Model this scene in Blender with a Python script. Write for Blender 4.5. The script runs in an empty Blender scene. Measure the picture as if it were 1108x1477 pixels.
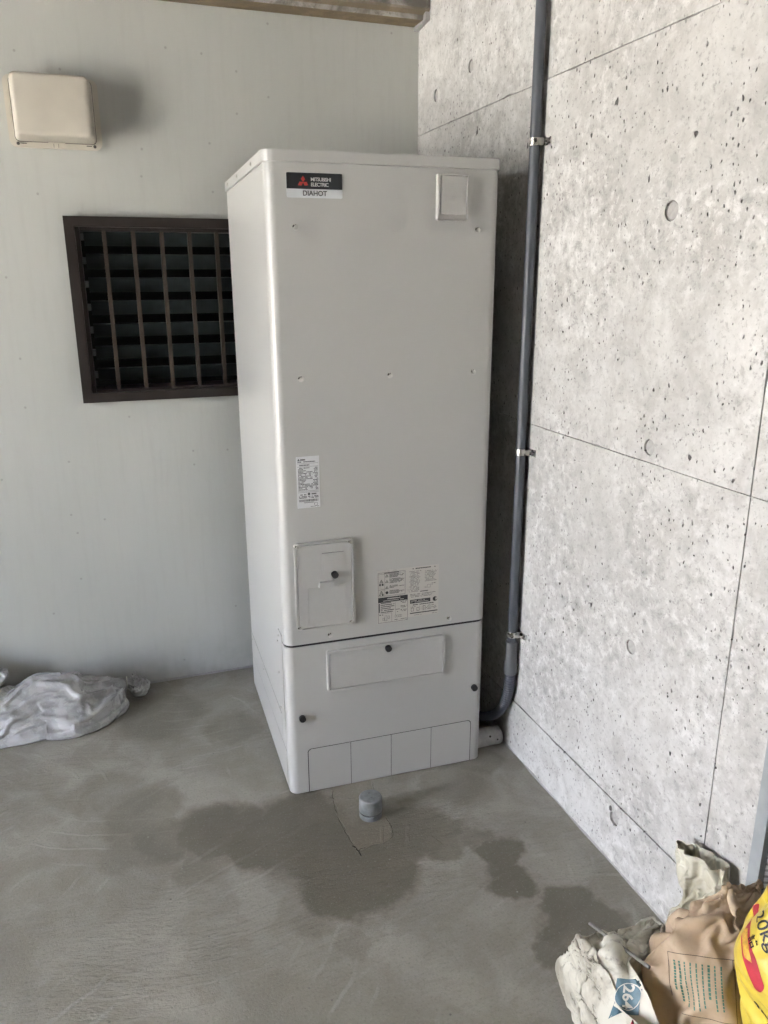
import bpy, bmesh, math, random
import numpy as np
from mathutils import Vector, Matrix, noise as mn
from mathutils.bvhtree import BVHTree
R = math.radians
scene = bpy.context.scene
col = scene.collection
random.seed(7)

# ---------------------------------------------------------------- camera
cam_d = bpy.data.cameras.new('camera'); cam = bpy.data.objects.new('camera', cam_d); col.objects.link(cam)
PITCH, YAW, ROLL = R(16.5504), R(19.4311), R(-0.2318)
fw = Vector((math.sin(YAW)*math.cos(PITCH), math.cos(YAW)*math.cos(PITCH), -math.sin(PITCH)))
rt = Vector((math.cos(YAW), -math.sin(YAW), 0)); up = rt.cross(fw)
rt2 = rt*math.cos(ROLL)+up*math.sin(ROLL); up2 = up*math.cos(ROLL)-rt*math.sin(ROLL)
mw = Matrix((rt2, up2, -fw)).transposed().to_4x4(); mw.translation = Vector((-0.4151, -2.0379, 1.5203))
cam.matrix_world = mw
cam_d.sensor_fit = 'HORIZONTAL'; cam_d.sensor_width = 36; cam_d.lens = 1134.8/1108*36
cam_d.clip_start = .05; cam_d.clip_end = 2000
scene.camera = cam
# ---------------------------------------------------------------- sky and sun
SUN_EL, SUN_ROT = R(62), R(-70)         # high on the open left side: lights the paving outside, stopped by the eaves
world = bpy.data.worlds.new('World'); scene.world = world; world.use_nodes = True
wn = world.node_tree.nodes; wl = world.node_tree.links
bg = wn['Background']; bg.inputs['Strength'].default_value = 0.12
sky = wn.new('ShaderNodeTexSky'); sky.sky_type = 'NISHITA'; sky.sun_disc = False
sky.sun_elevation = SUN_EL; sky.sun_rotation = SUN_ROT; sky.dust_density = 6; sky.air_density = .8; sky.ozone_density = .6
wl.new(sky.outputs[0], bg.inputs['Color'])
sun_d = bpy.data.lights.new('sun', 'SUN'); sun_d.energy = 3.5; sun_d.angle = R(.5); sun_d.color = (1, .965, .915)
sun = bpy.data.objects.new('sun', sun_d); col.objects.link(sun)
sd = Vector((math.sin(SUN_ROT)*math.cos(SUN_EL), math.cos(SUN_ROT)*math.cos(SUN_EL), math.sin(SUN_EL)))
sun.rotation_euler = sd.to_track_quat('Z', 'Y').to_euler(); sun.location = sd*12
# ---------------------------------------------------------------- exposure / render
vs = scene.view_settings; vs.view_transform = 'Standard'; vs.look = 'None'; vs.gamma = 1; vs.use_curve_mapping = False
vs.exposure = 6.05
cy = scene.cycles
cy.use_denoising = True; cy.use_adaptive_sampling = True; cy.adaptive_threshold = .03; cy.max_bounces = 6; cy.diffuse_bounces = 4; cy.glossy_bounces = 2; cy.transmission_bounces = 2; cy.sample_clamp_indirect = 8
try: cy.denoiser = 'OPENIMAGEDENOISE'; cy.denoising_prefilter = 'ACCURATE'
except Exception: pass

# ================================================================ helpers
def tag(o, label=None, cat=None, group=None, kind=None):
    if label: o['label'] = label
    if cat: o['category'] = cat
    if group: o['group'] = group
    if kind: o['kind'] = kind
    return o
def empty(name, loc=(0, 0, 0), rz=0):
    o = bpy.data.objects.new(name, None); col.objects.link(o); o.location = loc; o.rotation_euler = (0, 0, rz)
    o.empty_display_size = .05
    return o
def finish(bm, name, mat, parent=None, smooth=35, bevel=0, seg=2):
    if bevel:
        es = [e for e in bm.edges if len(e.link_faces) == 2 and e.calc_face_angle(0) > R(30)]
        bmesh.ops.bevel(bm, geom=es, offset=bevel, segments=seg, affect='EDGES', profile=.5, clamp_overlap=True)
    bmesh.ops.recalc_face_normals(bm, faces=bm.faces[:])
    me = bpy.data.meshes.new(name); bm.to_mesh(me); bm.free()
    if smooth: me.shade_smooth(); me.set_sharp_from_angle(angle=R(smooth))
    if mat: me.materials.append(mat)
    o = bpy.data.objects.new(name, me); col.objects.link(o)
    if parent: o.parent = parent
    return o
def share(src, name, parent, loc=(0, 0, 0), rot=(0, 0, 0)):
    o = bpy.data.objects.new(name, src.data); col.objects.link(o); o.parent = parent; o.location = loc; o.rotation_euler = rot
    return o
def box(bm, x0, x1, y0, y1, z0, z1):
    v = [bm.verts.new(p) for p in ((x0,y0,z0),(x1,y0,z0),(x1,y1,z0),(x0,y1,z0),(x0,y0,z1),(x1,y0,z1),(x1,y1,z1),(x0,y1,z1))]
    for f in ((3,2,1,0),(4,5,6,7),(0,1,5,4),(1,2,6,5),(2,3,7,6),(3,0,4,7)): bm.faces.new([v[i] for i in f])
def B(name, mat, parent, *a, bevel=0, smooth=35):
    bm = bmesh.new(); box(bm, *a); return finish(bm, name, mat, parent, smooth, bevel)
def prism(bm, pts, mapf, d0, d1):
    a = [bm.verts.new(mapf(p[0], p[1], d0)) for p in pts]; b = [bm.verts.new(mapf(p[0], p[1], d1)) for p in pts]
    n = len(pts); bm.faces.new(a); bm.faces.new(b[::-1])
    for i in range(n): bm.faces.new((a[i], b[i], b[(i+1) % n], a[(i+1) % n]))
def rrect(x0, x1, z0, z1, r, seg=6, which=(1, 1, 1, 1)):
    pts = []
    for k, (cx, cz, a0) in enumerate(((x1-r, z1-r, 0), (x0+r, z1-r, 90), (x0+r, z0+r, 180), (x1-r, z0+r, 270))):
        if which[k]:
            for i in range(seg+1):
                a = R(a0+90*i/seg); pts.append((cx+r*math.cos(a), cz+r*math.sin(a)))
        else: pts.append(((x1, z1), (x0, z1), (x0, z0), (x1, z0))[k])
    return pts
XZ = lambda a, b, d: (a, d, b)      # plate facing -Y
XY = lambda a, b, d: (a, b, d)
YZ = lambda a, b, d: (d, a, b)
def P(name, mat, parent, pts, mapf, d0, d1, bevel=0, smooth=35, seg=2):
    bm = bmesh.new(); prism(bm, pts, mapf, d0, d1); return finish(bm, name, mat, parent, smooth, bevel, seg)
def tube(bm, path, rad, n=24, cap=True):
    path = [Vector(p) for p in path]; rings = []; ref = None
    for i, p in enumerate(path):
        t = (path[min(i+1, len(path)-1)]-path[max(i-1, 0)]).normalized()
        if ref is None: ref = t.orthogonal().normalized()
        ref = (ref-t*ref.dot(t)).normalized(); bi = t.cross(ref)
        r = rad[i] if isinstance(rad, (list, tuple)) else rad
        rings.append([bm.verts.new(p+r*(math.cos(2*math.pi*k/n)*ref+math.sin(2*math.pi*k/n)*bi)) for k in range(n)])
    for a, b in zip(rings, rings[1:]):
        for k in range(n): bm.faces.new((a[k], a[(k+1) % n], b[(k+1) % n], b[k]))
    if cap: bm.faces.new(rings[0][::-1]); bm.faces.new(rings[-1])
def T(name, mat, parent, path, rad, n=24, bevel=0, smooth=40):
    bm = bmesh.new(); tube(bm, path, rad, n); return finish(bm, name, mat, parent, smooth, bevel)
def text_mesh(body, size, align='CENTER', spacing=1.0, bold=0, shear=0):
    c = bpy.data.curves.new('lettering', 'FONT'); c.body = body; c.size = size; c.align_x = align; c.align_y = 'CENTER'
    c.space_character = spacing; c.resolution_u = 3; c.offset = bold; c.shear = shear
    o = bpy.data.objects.new('lettering', c); col.objects.link(o)
    dg = bpy.context.evaluated_depsgraph_get(); me = bpy.data.meshes.new_from_object(o.evaluated_get(dg))
    bpy.data.objects.remove(o); bpy.data.curves.remove(c); me.name = 'lettering'
    return me
def flat_text(name, mat, parent, body, size, x, z, y, sx=1.0, **k):
    me = text_mesh(body, size, **k); me.transform(Matrix(((sx,0,0,x),(0,0,-1,y),(0,1,0,z),(0,0,0,1))))
    me.materials.clear(); me.materials.append(mat)
    o = bpy.data.objects.new(name, me); col.objects.link(o); o.parent = parent; return o

# ================================================================ materials
class NT:
    def __init__(s, name, rough=.5, spec=.5):
        s.m = bpy.data.materials.new(name); s.m.use_nodes = True; s.t = s.m.node_tree
        s.b = s.t.nodes['Principled BSDF']; s.b.inputs['Roughness'].default_value = rough
        s.b.inputs['Specular IOR Level'].default_value = spec
    def n(s, typ, **k):
        x = s.t.nodes.new('ShaderNode'+typ)
        for a, v in k.items(): setattr(x, a, v)
        return x
    def set(s, sock, v):
        if hasattr(v, 'links') or hasattr(v, 'is_linked'): s.t.links.new(v, sock)
        elif isinstance(v, (tuple, list)) and sock.type == 'RGBA' and len(v) == 3: sock.default_value = (*v, 1)
        else: sock.default_value = v
    def coord(s, scale=(1, 1, 1), rot=(0, 0, 0), loc=(0, 0, 0), vec=None):
        if vec is None: vec = s.n('TexCoord').outputs['Object']
        mp = s.n('Mapping'); s.t.links.new(vec, mp.inputs[0])
        mp.inputs['Location'].default_value = loc; mp.inputs['Rotation'].default_value = rot; mp.inputs['Scale'].default_value = scale
        return mp.outputs[0]
    def noise(s, vec, scale, detail=4, rough=.55, dist=0, out=0):
        x = s.n('TexNoise'); s.t.links.new(vec, x.inputs['Vector']); x.inputs['Scale'].default_value = scale
        x.inputs['Detail'].default_value = detail; x.inputs['Roughness'].default_value = rough; x.inputs['Distortion'].default_value = dist
        return x.outputs[out]
    def voro(s, vec, scale, feature='F1', rnd=1):
        x = s.n('TexVoronoi', feature=feature); s.t.links.new(vec, x.inputs['Vector']); x.inputs['Scale'].default_value = scale
        x.inputs['Randomness'].default_value = rnd
        return x
    def ramp(s, fac, a, b, lo=0., hi=1.):
        x = s.n('MapRange', interpolation_type='SMOOTHSTEP'); s.set(x.inputs[0], fac)
        for i, v in enumerate((a, b, lo, hi)): s.set(x.inputs[i+1], v)
        return x.outputs[0]
    def math(s, op, a, b=0., c=0.):
        x = s.n('Math', operation=op)
        for i, v in enumerate((a, b, c)): s.set(x.inputs[i], v)
        return x.outputs[0]
    def mix(s, fac, a, b, mode='MIX'):
        x = s.n('Mix', data_type='RGBA', blend_type=mode); s.set(x.inputs[0], fac); s.set(x.inputs[6], a); s.set(x.inputs[7], b)
        return x.outputs[2]
    def bump(s, h, strength=.3, dist=.002, prev=None):
        x = s.n('Bump'); x.inputs['Strength'].default_value = strength; x.inputs['Distance'].default_value = dist
        s.set(x.inputs['Height'], h)
        if prev is not None: s.t.links.new(prev, x.inputs['Normal'])
        return x.outputs[0]
    def out(s, color=None, rough=None, normal=None, **k):
        if color is not None: s.set(s.b.inputs['Base Color'], color)
        if rough is not None: s.set(s.b.inputs['Roughness'], rough)
        if normal is not None: s.t.links.new(normal, s.b.inputs['Normal'])
        for a, v in k.items(): s.set(s.b.inputs[a.replace('_', ' ')], v)
        return s.m
def simple(name, c, rough=.5, metal=0, var=.12, scale=25, bump=0, spec=.5, **k):
    m = NT(name, rough, spec); v = m.coord()
    nz = m.noise(v, scale, 2); f = m.ramp(nz, .3, .7, 1-var, 1+var*.5)
    cc = m.mix(1., c, m.n('CombineColor').outputs[0], 'MULTIPLY')
    comb = cc.node.inputs[7].links[0].from_node
    for i in range(3): m.set(comb.inputs[i], f)
    nr = m.bump(nz, bump, .001) if bump else None
    return m.out(cc, m.ramp(nz, .3, .7, rough*.9, min(1, rough*1.12)), nr, Metallic=metal, **k)

def concrete_wall_mat():
    m = NT('fair_faced_concrete', .85, .3); v = m.coord()
    big = m.noise(v, 1.5, 2, .6); mid = m.noise(v, 8, 4, .7, .5); fine = m.noise(v, 75, 3, .75)
    c = m.mix(m.ramp(big, .35, .68), (.50, .495, .475), (.62, .615, .595))
    c = m.mix(m.ramp(mid, .60, .36, 0, .6), c, (.40, .39, .37))
    # rough flaky zones
    fl = m.noise(m.coord(loc=(3.1, 1.7, .4)), 30, 4, .74, .3)
    zone = m.ramp(m.noise(m.coord(loc=(7, 2, 5)), 2.0, 2, .5), .42, .62)
    c = m.mix(m.math('MULTIPLY', m.ramp(fl, .48, .66), m.math('MULTIPLY_ADD', zone, .38, .22)), c, (.78, .775, .755))
    c = m.mix(m.math('MULTIPLY', m.ramp(fl, .46, .34), m.math('MULTIPLY_ADD', zone, .4, .2)), c, (.28, .275, .265))
    c = m.mix(m.ramp(fine, .54, .70, 0, .6), c, (.27, .265, .255))
    # small air holes: many tiny, some large
    def pits(scale, thr, r0, r1, loc):
        sx_ = m.n('SeparateXYZ'); m.t.links.new(v, sx_.inputs[0]); cx_ = m.n('CombineXYZ'); m.t.links.new(sx_.outputs[1], cx_.inputs[0]); m.t.links.new(sx_.outputs[2], cx_.inputs[1])
        w = m.coord(scale=(1.2, .8, 1), loc=loc, rot=(0, 0, .3), vec=cx_.outputs[0]); wn_ = m.n('VectorMath', operation='ADD')
        m.t.links.new(w, wn_.inputs[0]); sc = m.n('VectorMath', operation='SCALE'); nv = m.n('TexNoise'); m.t.links.new(w, nv.inputs['Vector']); nv.inputs['Scale'].default_value = scale*2.2
        m.t.links.new(nv.outputs['Color'], sc.inputs[0]); sc.inputs['Scale'].default_value = .45/scale; m.t.links.new(sc.outputs[0], wn_.inputs[1])
        vo = m.voro(wn_.outputs[0], scale); vo.voronoi_dimensions = '2D'; sep = m.n('SeparateColor'); m.t.links.new(vo.outputs['Color'], sep.inputs[0])
        on = m.math('GREATER_THAN', sep.outputs[0], thr)
        rad = m.math('MULTIPLY_ADD', m.math('POWER', sep.outputs[1], 2.2), r1-r0, r0)
        d = m.math('DIVIDE', vo.outputs['Distance'], rad)
        return m.math('MULTIPLY', on, m.ramp(d, 1., .55))
    clus = m.ramp(m.noise(m.coord(loc=(1, 4, 8)), 5.5, 2, .6), .40, .62)
    p = m.math('MAXIMUM', pits(17, .925, .03, .14, (0, 0, 0)), m.math('MAXIMUM', m.math('MULTIPLY', pits(58, .70, .08, .22, (3, 1, 2)), clus), pits(33, .88, .04, .14, (5, 3, 1))))
    c = m.mix(m.math('MULTIPLY', p, .85), c, (.055, .052, .048))
    h = m.math('ADD', m.math('MULTIPLY', fl, .7), m.math('MULTIPLY', mid, .8))
    nr = m.bump(h, .5, .005); nr = m.bump(m.math('SUBTRACT', 1., p), .8, .006, nr)
    return m.out(c, .88, nr)
def beam_mat():
    m = NT('stained_concrete', .9, .3); v = m.coord(); a = m.noise(v, 9, 6, .65, .5); b = m.noise(v, 50, 5, .7)
    c = m.mix(m.ramp(a, .4, .62), (.19, .175, .15), (.42, .40, .36)); c = m.mix(m.ramp(b, .52, .7, 0, .6), c, (.13, .12, .10))
    geo = m.n('NewGeometry'); sp = m.n('SeparateXYZ'); m.t.links.new(geo.outputs['Normal'], sp.inputs[0])
    under = m.ramp(sp.outputs[2], -.5, -.9)
    under_brown = m.mix(m.ramp(a, .45, .6), (.21, .17, .115), (.27, .21, .13))  # downward faces take a browner tone
    return m.out(m.mix(under, c, under_brown), .9, m.bump(m.math('ADD', a, b), .5, .004))
def plaster_mat():
    m = NT('painted_render', .62, .35); v = m.coord()
    big = m.noise(v, 1.1, 2, .6); streak = m.noise(m.coord(scale=(9, 9, .8)), 5, 2, .6); roll = m.noise(m.coord(scale=(1, 1, .45)), 38, 4, .65)
    c = m.mix(m.ramp(big, .3, .7), (.465, .475, .44), (.515, .52, .485))
    c = m.mix(m.ramp(streak, .45, .75, 0, .18), c, (.40, .40, .37))
    sx_ = m.n('SeparateXYZ'); m.t.links.new(v, sx_.inputs[0]); cx_ = m.n('CombineXYZ'); m.t.links.new(sx_.outputs[0], cx_.inputs[0]); m.t.links.new(sx_.outputs[2], cx_.inputs[1])
    sp = m.voro(cx_.outputs[0], 9); sp.voronoi_dimensions = '2D'; s = m.n('SeparateColor'); m.t.links.new(sp.outputs['Color'], s.inputs[0])
    spots = m.math('MULTIPLY', m.math('GREATER_THAN', s.outputs[0], .82), m.ramp(sp.outputs['Distance'], .05, .02))
    c = m.mix(m.math('MULTIPLY', spots, .45), c, (.22, .21, .19))
    # dust line that collects low on the wall
    sz = m.n('SeparateXYZ'); m.t.links.new(m.n('TexCoord').outputs['Object'], sz.inputs[0])
    low = m.math('MULTIPLY', m.ramp(sz.outputs[2], .22, .0), m.ramp(m.noise(v, 6, 3, .7), .35, .65))
    c = m.mix(m.math('MULTIPLY', low, .35), c, (.27, .255, .225))
    h = roll
    return m.out(c, .6, m.bump(h, .28, .0022))
def floor_mat(stain=True, tint=None):
    m = NT('trowelled_concrete', .8, .35); v = m.coord()
    big = m.noise(v, 1.6, 2, .6); mid = m.noise(v, 6.5, 4, .65, .6); fine = m.noise(v, 150, 3, .75)
    c = m.mix(m.ramp(big, .34, .66), (.29, .276, .232), (.375, .358, .31))
    c = m.mix(m.ramp(mid, .38, .66), m.mix(.55, c, (.225, .21, .17)), c)
    # trowel sweeps: long stretched streaks along curved strokes
    hsum = None
    for k, (ang, cx, cy_, sc, lo) in enumerate(((25, 0, 0, 5, .56), (118, 3, 1, 6, .58), (72, 5, 4, 5, .57), (150, 9, 2, 4, .58))):
        warp = m.noise(m.coord(loc=(cx, cy_, k)), .9, 0, .5, 0, 1)
        ad = m.n('VectorMath', operation='ADD'); scn = m.n('VectorMath', operation='SCALE'); m.t.links.new(warp, scn.inputs[0]); scn.inputs['Scale'].default_value = .6
        m.t.links.new(scn.outputs[0], ad.inputs[0]); m.t.links.new(v, ad.inputs[1])
        st = m.noise(m.coord(scale=(2.2, 13, 1), rot=(0, 0, R(ang)), vec=ad.outputs[0]), sc, 3, .68)
        zone = m.ramp(m.noise(m.coord(loc=(cx+2, cy_+7, k)), 1.9, 0, .5), .47, .60)
        s = m.math('MULTIPLY', m.ramp(st, lo-.05, lo+.12), zone)
        c = m.mix(m.math('MULTIPLY', s, .26), c, (.33, .315, .285))
        d = m.math('MULTIPLY', m.ramp(st, .42, .3), zone); c = m.mix(m.math('MULTIPLY', d, .16), c, (.13, .12, .10))
        hsum = m.math('MULTIPLY', st, zone) if hsum is None else m.math('ADD', hsum, m.math('MULTIPLY', st, zone))
    for (cx, cy_, sc, th) in ((-1.05, .15, 4.4, .975), (.35, -1.6, 3.7, .98), (-.2, .95, 5.2, .98)):
        wv_ = m.n('TexWave', wave_type='RINGS', rings_direction='Z', wave_profile='SIN'); m.t.links.new(m.coord(loc=(-cx, -cy_, 0)), wv_.inputs[0])
        wv_.inputs['Scale'].default_value = sc; wv_.inputs['Distortion'].default_value = 1.6; wv_.inputs['Detail'].default_value = 2; wv_.inputs['Detail Scale'].default_value = 1.4; wv_.inputs['Detail Roughness'].default_value = .7
        zz = m.ramp(m.noise(m.coord(loc=(cx*3, cy_*5, 2)), 3.0, 3, .65), .54, .68)
        ln = m.math('MULTIPLY', m.ramp(wv_.outputs['Fac'], th-.05, th+.02), zz)
        c = m.mix(m.math('MULTIPLY', ln, .42), c, (.42, .405, .36)); hsum = m.math('ADD', hsum, m.math('MULTIPLY', ln, .3))
    rough = .82
    if stain:   # damp patches with ragged edges
        wp = m.n('VectorMath', operation='ADD'); scn = m.n('VectorMath', operation='SCALE')
        m.t.links.new(m.noise(v, 7, 4, .62, 0, 1), scn.inputs[0]); scn.inputs['Scale'].default_value = .16
        m.t.links.new(v, wp.inputs[0]); m.t.links.new(scn.outputs[0], wp.inputs[1]); msk = None
        for (x, y, r, s) in STAINS:
            d = m.n('VectorMath', operation='DISTANCE'); m.t.links.new(wp.outputs[0], d.inputs[0]); d.inputs[1].default_value = (x+.08, y+.08, .08)
            g = m.math('MULTIPLY', m.ramp(d.outputs['Value'], r*1.17, r*.8), s)
            msk = g if msk is None else m.math('MAXIMUM', msk, g)
        msk = m.math('MULTIPLY', msk, m.ramp(mid, .2, .6, .72, 1.))
        c = m.mix(msk, c, m.mix(1., c, (.47, .455, .405), 'MULTIPLY')); rough = m.math('MULTIPLY_ADD', msk, -.3, .82)
    if tint: c = m.mix(.5, c, tint)
    vo = m.voro(v, 26); vo.voronoi_dimensions = '2D'; s_ = m.n('SeparateColor'); m.t.links.new(vo.outputs['Color'], s_.inputs[0])
    sp = m.math('MULTIPLY', m.math('GREATER_THAN', s_.outputs[0], .94), m.ramp(vo.outputs['Distance'], .09, .04))
    c = m.mix(m.math('MULTIPLY', sp, .6), c, m.mix(s_.outputs[1], (.07, .065, .06), (.40, .39, .36)))
    c = m.mix(m.ramp(fine, .52, .72, 0, .5), c, (.165, .155, .13))
    c = m.mix(m.ramp(fine, .44, .30, 0, .3), c, (.42, .405, .36))
    h = m.math('ADD', m.math('MULTIPLY', hsum, 1.2), m.math('ADD', m.math('MULTIPLY', fine, .6), m.math('MULTIPLY', mid, .8)))
    return m.out(c, rough, m.bump(h, .5, .004))
STAINS = [(-.52,.20,.12,.36),(-.43,.07,.12,.5),(-.38,-.05,.10,.6),(-.72,.19,.10,.25),(-.50,-.09,.07,.3),(-.22,-.08,.13,.85),(-.12,-.17,.12,.95),(-.28,-.2,.09,.4),
    (.0,-.12,.14,.95),(.02,-.26,.15,1),(.05,-.40,.13,1),(.15,-.38,.12,1),(.22,-.28,.13,.9),(.33,-.27,.11,.85),(.36,-.37,.055,.8),(.45,-.36,.06,.6),(.49,-.43,.07,.95),(.47,-.53,.07,.95),
    (.55,-.67,.075,.9),(.50,-.74,.07,.9),(.60,-.76,.08,.85),(.44,-.79,.05,.8),(-.06,-.50,.05,.35),(.02,-.58,.05,.3),(.5,-.1,.10,.4),(.62,-.02,.08,.6),(-.1,.45,.1,.4),(-.35,.62,.16,.5)]

M = {}
M['concrete'] = concrete_wall_mat(); M['beam'] = beam_mat(); M['plaster'] = plaster_mat()
M['floor'] = floor_mat(True); M['patch'] = floor_mat(True, (.25, .225, .17))
M['joint'] = simple('joint_shadow_gap', (.28, .27, .26), .9, bump=.3)
M['plug'] = simple('mortar_plug', (.41, .40, .385), .9, bump=.5, scale=90)
def enamel():
    m = NT('ivory_enamel_steel', .32, .5); v = m.coord(); peel = m.noise(v, 260, 1, .5)
    return m.out((.49, .488, .468), .28, m.bump(peel, .06, .0006))
M['metalwhite'] = enamel()
M['plastic'] = simple('ivory_plastic', (.495, .492, .472), .34, var=.015, scale=60)
M['seam'] = simple('gap_black', (.012, .012, .012), .6)  # near-black puts the dark of seams, plate gaps and foot recess into colour
M['black'] = simple('black_rubber', (.014, .014, .016), .42)
M['steel'] = simple('zinc_steel', (.62, .61, .58), .28, metal=1, var=.15, scale=60)
M['badge_black'] = simple('gloss_black_film', (.013, .017, .021), .3, var=.05)
M['badge_silver'] = simple('silver_film', (.70, .73, .75), .4, var=.04)
M['red'] = simple('red_print', (.50, .045, .04), .45, var=.05)
M['white_print'] = simple('white_print', (.72, .72, .70), .5, var=.03)
M['dark_print'] = simple('dark_print', (.03, .03, .032), .5, var=.05)
M['grey_print'] = simple('grey_print', (.07, .07, .075), .5, var=.05)
M['label'] = simple('white_sticker', (.74, .75, .76), .35, var=.03)
M['label2'] = simple('clear_sticker', (.55, .53, .49), .3, var=.03)
M['emboss'] = M['plastic']
M['pvc'] = simple('dark_grey_conduit', (.075, .083, .098), .38, var=.08, scale=18)
M['pvc2'] = simple('grey_conduit_fitting', (.12, .125, .13), .45, var=.08)
M['flex'] = simple('flexible_conduit', (.06, .067, .085), .5, var=.1)
M['cap'] = simple('grey_pipe_cap', (.20, .212, .212), .48, var=.22, scale=45, bump=.15)
M['lag'] = simple('white_lagging', (.42, .41, .39), .7, var=.2, scale=40, bump=.4)
M['bronze'] = simple('dark_bronze_aluminium', (.023, .0175, .015), .42, var=.18, scale=14)
M['bronze_bar'] = simple('bronze_bar_aluminium', (.048, .036, .027), .38, metal=.2, var=.15, scale=14)
M['glassd'] = simple('dusty_dark_glass', (.040, .052, .052), .3, var=.45, scale=9)
M['dark_room'] = simple('painted_dark_lining', (.003, .003, .003), 1., spec=0)  # near-black colour stands in for the dark inside room and vent
M['hood'] = simple('cream_hood_plastic', (.57, .53, .45), .42, var=.06, scale=9)
M['hood_dirt_gap'] = simple('dirt_and_gap_dark', (.07, .06, .055), .6)  # dirty screws, plus painted dark for the rim gap, slots and grooves
M['vent_frame'] = simple('grey_vent_frame', (.33, .355, .365), .45, var=.08)
M['vent_grid'] = simple('dark_vent_mesh', (.10, .09, .085), .5, var=.2, scale=60)
M['crack'] = simple('crack_black', (.03, .026, .02), .95)  # near-black for crack ribbons, the cap's gap line and lagging specks
M['ground'] = simple('outdoor_paving', (.30, .30, .285), .9, scale=3, bump=.2)
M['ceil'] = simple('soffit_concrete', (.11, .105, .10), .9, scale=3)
M['house'] = simple('house_render', (.09, .08, .07), .8, scale=3)

# ================================================================ large structure
g = B('ground', M['ground'], None, -400, 400, -400, 400, -.5, -.12); tag(g, kind='structure')
WX, WY = .754, .8837
fl = B('floor', M['floor'], None, -4.35, WX+.25, -4.6, WY+.25, -.115, 0, smooth=0); tag(fl, kind='structure')
ce = B('ceiling', M['ceil'], None, -5.55, WX+.3, -4.9, WY+.3, 2.72, 2.9, smooth=0); tag(ce, kind='structure')
# unseen walls closing the carport; pier and side wall added to narrow the incoming light
o = B('added_pier', M['house'], None, -4.3, -4.15, -.45, WY+.2, 0, 2.725, smooth=0); tag(o, kind='structure')
o = B('wall_front', M['house'], None, -4.3, WX+.2, -4.75, -4.6, 0, 2.725, smooth=0); tag(o, kind='structure')
o = B('added_side_wall', M['house'], None, -4.3, -4.15, -4.595, -1.75, 0, 2.725, smooth=0); tag(o, kind='structure')

# ---- painted back wall with a real window opening
WIN = (-.47, .29, 1.13, 1.70)      # opening
pw = empty('painted_wall', (0, WY, 0)); tag(pw, 'pale grey painted wall with a louvre window and a vent hood', 'wall')
bm = bmesh.new()
def holed(bm, outer, holes, mapf, d0, d1):
    loops = [outer]+holes; vs_ = []; edges = []
    for lp in loops:
        vv = [bm.verts.new(mapf(p[0], p[1], d0)) for p in lp]; vs_.append(vv)
        edges += [bm.edges.new((vv[i], vv[(i+1) % len(vv)])) for i in range(len(vv))]
    bmesh.ops.triangle_fill(bm, edges=edges, use_beauty=True, use_dissolve=False)
    for lp, vv in zip(loops, vs_):
        ww = [bm.verts.new(mapf(p[0], p[1], d1)) for p in lp]; n = len(lp)
        for i in range(n): bm.faces.new((vv[i], vv[(i+1) % n], ww[(i+1) % n], ww[i]))
holed(bm, [(-4.14, .0), (WX-.001, .0), (WX-.001, 2.725), (-4.14, 2.725)], [[(WIN[0], WIN[2]), (WIN[1], WIN[2]), (WIN[1], WIN[3]), (WIN[0], WIN[3])]], XZ, 0, .15)
finish(bm, 'render_face', M['plaster'], pw, smooth=0)
# room behind the window, its darkness put into a near-black lining
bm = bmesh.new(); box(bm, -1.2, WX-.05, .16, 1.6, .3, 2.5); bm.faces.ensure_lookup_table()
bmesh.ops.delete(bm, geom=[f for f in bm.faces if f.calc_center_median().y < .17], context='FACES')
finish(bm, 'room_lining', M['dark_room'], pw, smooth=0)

# ---- concrete beam over the wall
bmn = empty('concrete_beam', (0, .775, 2.366)); tag(bmn, 'stained raw concrete beam running along the top of the painted wall', 'beam')
P('beam_body', M['beam'], bmn, [(.024, 0), (.1085, 0), (.1085, .35), (0, .35), (0, .03), (.006, .024), (.02, .014)], lambda a, b, d: (d, a, b), -4.14, WX-.003, smooth=0)
P('mortar_fillet', M['plug'], bmn, [(.0, -.004), (.108, -.014), (.108, -.002), (.0, .02)], lambda a, b, d: (d, a, b), WX-.02, WX-.0035, smooth=0)

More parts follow.
